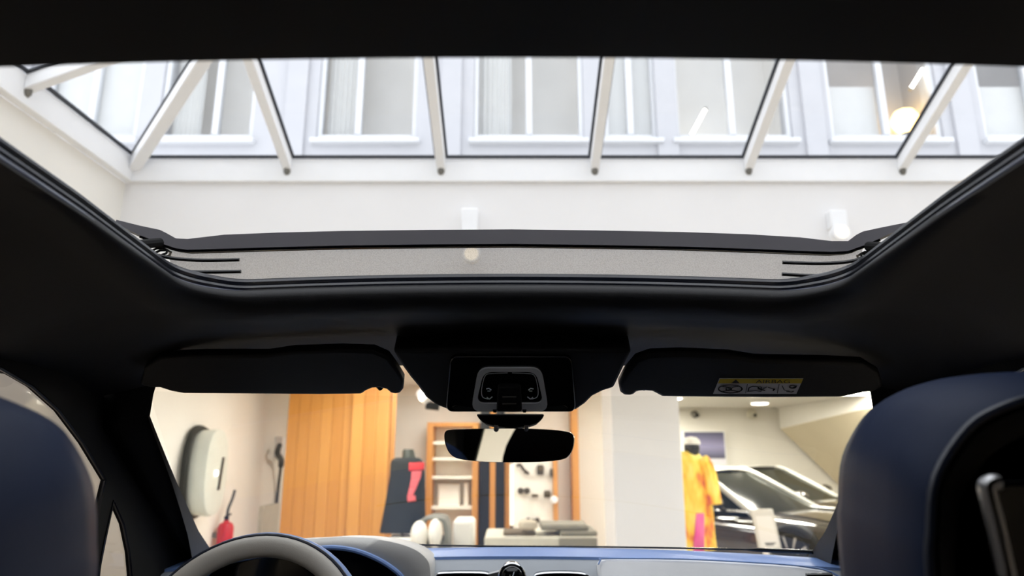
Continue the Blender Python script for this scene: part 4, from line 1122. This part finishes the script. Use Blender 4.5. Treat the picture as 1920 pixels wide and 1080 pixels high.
# ---- rear view mirror
rv = thing('rear_view_mirror', 'frameless black rear view mirror reflecting one pale strip', 'mirror', MC-Vector((0, 0, .03)))
ml = [(833, 822), (834, 811), (842, 806), (870, 804.5), (920, 803.5), (980, 803.5), (1030, 805.5), (1062, 809), (1073, 814), (1076, 824), (1073, 842), (1064, 857), (1046, 863), (1010, 866), (960, 867), (910, 866), (878, 863), (856, 859), (843, 850), (836, 836)]
mo = smooth_path([PP(x, y, MC, MN) for x, y in ml], 3, True)
build('mirror_glass', prism([MC+(p-MC)*.985 for p in mo], -MN*.002), M['mirror'], rv, smooth=False)
build('mirror_shell', loft([[MC+(p-MC)*1.0-MN*.0005 for p in mo], [MC+(p-MC)*1.01-MN*.006 for p in mo], [MC+(p-MC)*.93-MN*.022 for p in mo], [MC+(p-MC)*.6-MN*.034 for p in mo]]), M['gloss_black'], rv)
mt = [(892, 776), (898, 785), (908, 793), (928, 799), (960, 802), (990, 799), (1008, 793), (1017, 785), (1022, 776)]
mp2 = [PY(x, y, 1.19) for x, y in mt]
build('sensor_cover', loft([[p for p in mp2], [p+Vector((0, .10, .0)) for p in mp2]]), M['black_matte'], rv, bevel=.01)
build('stem', tube([MC-MN*.03, PY(960, 790, 1.22)], .012), M['black_matte'], rv)
for x in (930, 987):
    build('screw', tube([PY(x, 799, 1.19), PY(x, 806, 1.2)], .004), M['satin'], rv)

# ---- front seats
def make_seat(xc, y0, zoff, label, s):
    st_ = thing('front_seat', label, 'car seat', (xc, y0, .32), 0, 'front seats')
    half = [(.24, .52), (.255, .80), (.235, 1.0), (.195, 1.12), (.172, 1.22), (.168, 1.33), (.164, 1.36), (.155, 1.40), (.129, 1.436), (.103, 1.452), (.075, 1.461), (.047, 1.466), (.0, 1.468)]
    outl = [(-w, z) for w, z in half]+[(w, z) for w, z in half[:-1][::-1]]
    pts0 = smooth_path([Vector((x, 0, z)) for x, z in outl], 4)
    def ringS(k, y, kz=None):
        kz = (1-(1-k)*.9) if kz is None else kz
        return [Vector((xc+(p.x)*k, y0+y, zoff+1.25+(p.z-1.25)*(kz if p.z > 1.25 else k))) for p in pts0]
    build('seat_back', loft([ringS(.99, .006, .88), ringS(1.03, .0, .905), ringS(1.045, .01, .93), ringS(1.03, .05, .975), ringS(1.005, .10, 1.0), ringS(.985, .13, 1.005), ringS(.93, .16, .985), ringS(.75, .18, .9)]), M['leather_navy'], st_, ang=60)
    build('back_panel', loft([ringS(1.0, .006, .885), ringS(.985, -.004, .87), ringS(.955, .004, .845), ringS(.89, .006, .79)]), M['leather_black'], st_, ang=60)
    build('piping', tube(ringS(1.015, -.002, .895), .0035, n=8, closed=True), M['wheel_navy'], st_)
    # screen bracket on the rear of the backrest
    sc_y = y0-.03
    q = [PY(1888, 1080, sc_y), PY(1868, 990, sc_y), PY(1852, 925, sc_y), PY(1851, 912, sc_y), PY(1858, 906, sc_y), PY(1870, 905, sc_y)]
    w = .24
    if s > 0:
        OFF.append([p-Vector((xc, y0, 0)) for p in q])
    loc_ = [Vector((xc+p.x*s, y0+p.y, p.z+(0 if s > 0 else zoff))) for p in OFF[0]]
    fr_ = build('screen_bracket', tube(smooth_path(loc_, 4), .0055, n=10), M['satin'], st_, label='silver bar at the screen edge')
    a = loc_[2]; b = loc_[0]
    build('rear_screen', prism([a+Vector((s*.004, .006, .008)), a+Vector((s*w, .006, .008)), b+Vector((s*w, .006, -.02)), b+Vector((s*.004, .006, -.02))], (0, .015, 0)), M['gloss_black'], st_, bevel=.004)
    build('seat_cushion', loft([[Vector((xc+.26*k*x, y0+.34+.28*k*y, z)) for x, y in ((-1, -1), (1, -1), (1, .8), (.8, 1), (-.8, 1), (-1, .8))] for k, z in ((.9, .42), (1, .48), (1, .62), (.92, .67))]), M['leather_navy'], st_, bevel=.03)
    build('seat_base', box(xc-.2, y0+.1, .32, xc+.2, y0+.55, .43), M['black_matte'], st_, bevel=.02)
OFF = []
make_seat(.447, .485, 0.0, 'dark navy passenger seat back with a silver bar, in front of the sign stand', 1)
make_seat(-.442, .345, -.020, 'dark navy driver seat back beside the tinted side window', -1)

# ---- steering wheel
R_, tilt = .166, math.radians(25)
WT = PY(500, 1024, 1.2)
WA = Vector((0, -math.cos(tilt), math.sin(tilt)))            # axis towards the driver
WU = Vector((0, math.sin(tilt), math.cos(tilt)))             # up in the rim plane
WC = WT - WU*R_
sw = thing('steering_wheel', 'grey leather steering wheel with navy seam, in front of the red extinguisher', 'steering wheel', WC)
def wring(rad, lift, n=64): return [WC+RT*rad*math.cos(2*PI*k/n)+WU*rad*math.sin(2*PI*k/n)+WA*lift for k in range(n)]
build('rim', tube(wring(R_, 0), .0175, n=16, closed=True), M['wheel_grey'], sw)
build('rim_seam', tube(wring(R_+.0150, .0085), .0035, n=8, closed=True), M['wheel_navy'], sw)
build('rim_back', tube(wring(R_+.0075, -.006), .0165, n=14, closed=True), M['dash_sky_sheen'], sw)  # blue highlight on the rim edge, painted as a ring
build('hub', loft([[WC+RT*.07*k*math.cos(a)+WU*.06*k*math.sin(a)+WA*h for a in [2*PI*i/28 for i in range(28)]] for k, h in ((1, -.05), (1.05, -.02), (1.0, .01), (.7, .022))]), M['leather_black'], sw)
for a in (0, PI, 1.5*PI):
    d = RT*math.cos(a)+WU*math.sin(a)
    build('spoke', tube([WC+d*.05-WA*.012, WC+d*.12-WA*.01, WC+d*(R_-.005)], .015, flat=.6), M['leather_black'], sw)
build('column', tube([WC-WA*.04, WC-WA*.30], .045), M['black_matte'], sw)

# ---- dashboard
db = thing('dashboard', 'grey leather dashboard with painted blue sky sheen and a centre clock under the windscreen', 'dashboard', (0, 1.5, .95))
def dz(x): return -.05*x*x
def dash_grid(prof, x0, x1, n=30):
    return loft([[Vector((x0+(x1-x0)*i/n, y+.0*x0, z+dz(x0+(x1-x0)*i/n))) for y, z in prof] for i in range(n+1)])
yA, zA = 1.57, PY(960, 1026, 1.57).z
yB = 1.47; zB = PY(960, 1043, yB).z
yC = 1.42; zC_ = PY(960, 1082, yC).z
build('dash_top', dash_grid([(1.72, zA-.06), (1.66, zA-.012), (yA, zA), (yB, zB), (yB+.002, zB-.02), (1.72, zA-.1)], -.70, .70), M['dash_sky_sheen'], db, ang=50)
build('fascia', dash_grid([(yB+.012, zB-.003), (yB-.01, zB-.008), (yC, zC_), (yC+.01, .90), (1.6, .90)], -.70, .70), M['dash_mid'], db, ang=50)
# raised passenger panel
def pp_(px, py, y): return PY(px, py, y)
ppt = [pp_(1123, 1100, 1.40), pp_(1122, 1060, 1.42), pp_(1126, 1052, 1.425), pp_(1136, 1049, 1.43), pp_(1280, 1050, 1.43), pp_(1420, 1057, 1.42), pp_(1500, 1063, 1.41), pp_(1545, 1070, 1.40), pp_(1575, 1084, 1.39), pp_(1590, 1110, 1.38)]
build('passenger_panel', prism(ppt, (0, .04, -.004)), M['dash_grey'], db, bevel=.006)
build('panel_seam', tube(smooth_path([p+Vector((0, -.002, .002)) for p in ppt[1:9]], 3), .0016, n=6), M['dash_sky_sheen'], db)
build('panel_vent', tube([pp_(1512, 1081, 1.375), pp_(1560, 1080, 1.37)], .006), M['gloss_black'], db)
# frit line under the windscreen
build('windscreen_gasket', tube(smooth_path([PY(x, y, 1.58) for x, y in ((700, 1019), (900, 1024), (1100, 1025), (1290, 1028), (1420, 1031), (1500, 1034), (1534, 1033), (1552, 1012), (1568, 970))], 5), [.002]*20+[.0045]*12+[.006]*9), M['gloss_black'], db)
# instrument hood
YH = 1.36
ho = [(368, 1112), (370, 1065), (392, 1040), (450, 1024), (530, 1015), (590, 1012), (640, 1009), (700, 1012), (745, 1020), (778, 1032), (798, 1048), (805, 1066), (807, 1110)]
hi_ = [(380, 1112), (386, 1080), (420, 1056), (500, 1040), (560, 1032), (600, 1028), (630, 1027), (668, 1033), (705, 1047), (735, 1065), (752, 1080), (760, 1094), (766, 1110)]
so = smooth_path([PY(x, y, YH) for x, y in ho], 4); si = smooth_path([PY(x, y, YH-.015) for x, y in hi_], 4)
sob = [p+Vector((0, .14, -.012)) for p in so]; sib = [p+Vector((0, .13, -.015)) for p in si]
build('instrument_hood', loft([sob, so, si], False, False, False), M['hood_grey'], db, ang=60, solid=.003)
build('hood_lining', loft([si, [p+Vector((.0, .02, -.004)) for p in si], sib], False, False, False), M['black_matte'], db, ang=60, solid=.003)
build('hood_edge', tube(si, .0045, n=8), M['dash_sky_sheen'], db)
il = [(380, 1110), (390, 1070), (450, 1040), (530, 1030), (600, 1025), (660, 1034), (720, 1060), (765, 1110)]
build('instrument_screen', prism([PY(x, y, YH+.06) for x, y in il], (0, .01, 0)), M['gloss_black'], db)
# clock and chrome vents
ck = PY(960, 1081, 1.385)
cl_ = build('clock', lathe([(.010, -.024), (.020, -.019), (.0235, -.006), (.0235, .03)], ck, n=32, axis='Y'), M['gloss_black'], db, label='small round black clock in a chrome ring')
build('clock_ring', tube([ck+Vector((.0245*math.cos(a), -.008, .0245*math.sin(a))) for a in [2*PI*k/36 for k in range(36)]], .0022, n=8, closed=True), M['chrome'], cl_)
build('clock_hand', tube([ck+Vector((0, -.026, 0)), ck+Vector((.004, -.024, .012))], .0008, n=6), M['icon_white'], cl_)
for pts in ([(812, 1092), (818, 1079), (828, 1075), (880, 1074), (914, 1076), (926, 1086), (930, 1095)], [(992, 1095), (1000, 1082), (1012, 1076), (1050, 1074), (1092, 1076), (1106, 1083), (1112, 1095)]):
    P3 = smooth_path([PY(x, y, 1.405) for x, y in pts], 4)
    v = build('vent', prism(P3, (0, .03, 0)), M['gloss_black'], db)
    build('vent_surround', tube(P3, .0022, n=8), M['chrome'], v)
build('chrome_bridge', prism([PY(x, y, 1.395) for x, y in ((914, 1076), (936, 1070), (940, 1090), (926, 1092))], (0, .01, 0)), M['satin'], db, bevel=.002)

# ================================================================== light
w = bpy.data.worlds.new('sky'); SC.world = w; w.use_nodes = True
nt = w.node_tree; nt.nodes.clear()
o_ = nt.nodes.new('ShaderNodeOutputWorld'); bg = nt.nodes.new('ShaderNodeBackground')
bg.inputs['Color'].default_value = (.945, .96, 1.0, 1); bg.inputs['Strength'].default_value = 2.3
nt.links.new(bg.outputs[0], o_.inputs[0])

SC.view_settings.view_transform = 'Standard'
SC.view_settings.look = 'None'
SC.view_settings.gamma = 1.0
SC.view_settings.use_curve_mapping = False
SC.view_settings.exposure = 0.0
SC.cycles.transparent_max_bounces = 24
SC.cycles.max_bounces = 10
SC.cycles.diffuse_bounces = 6
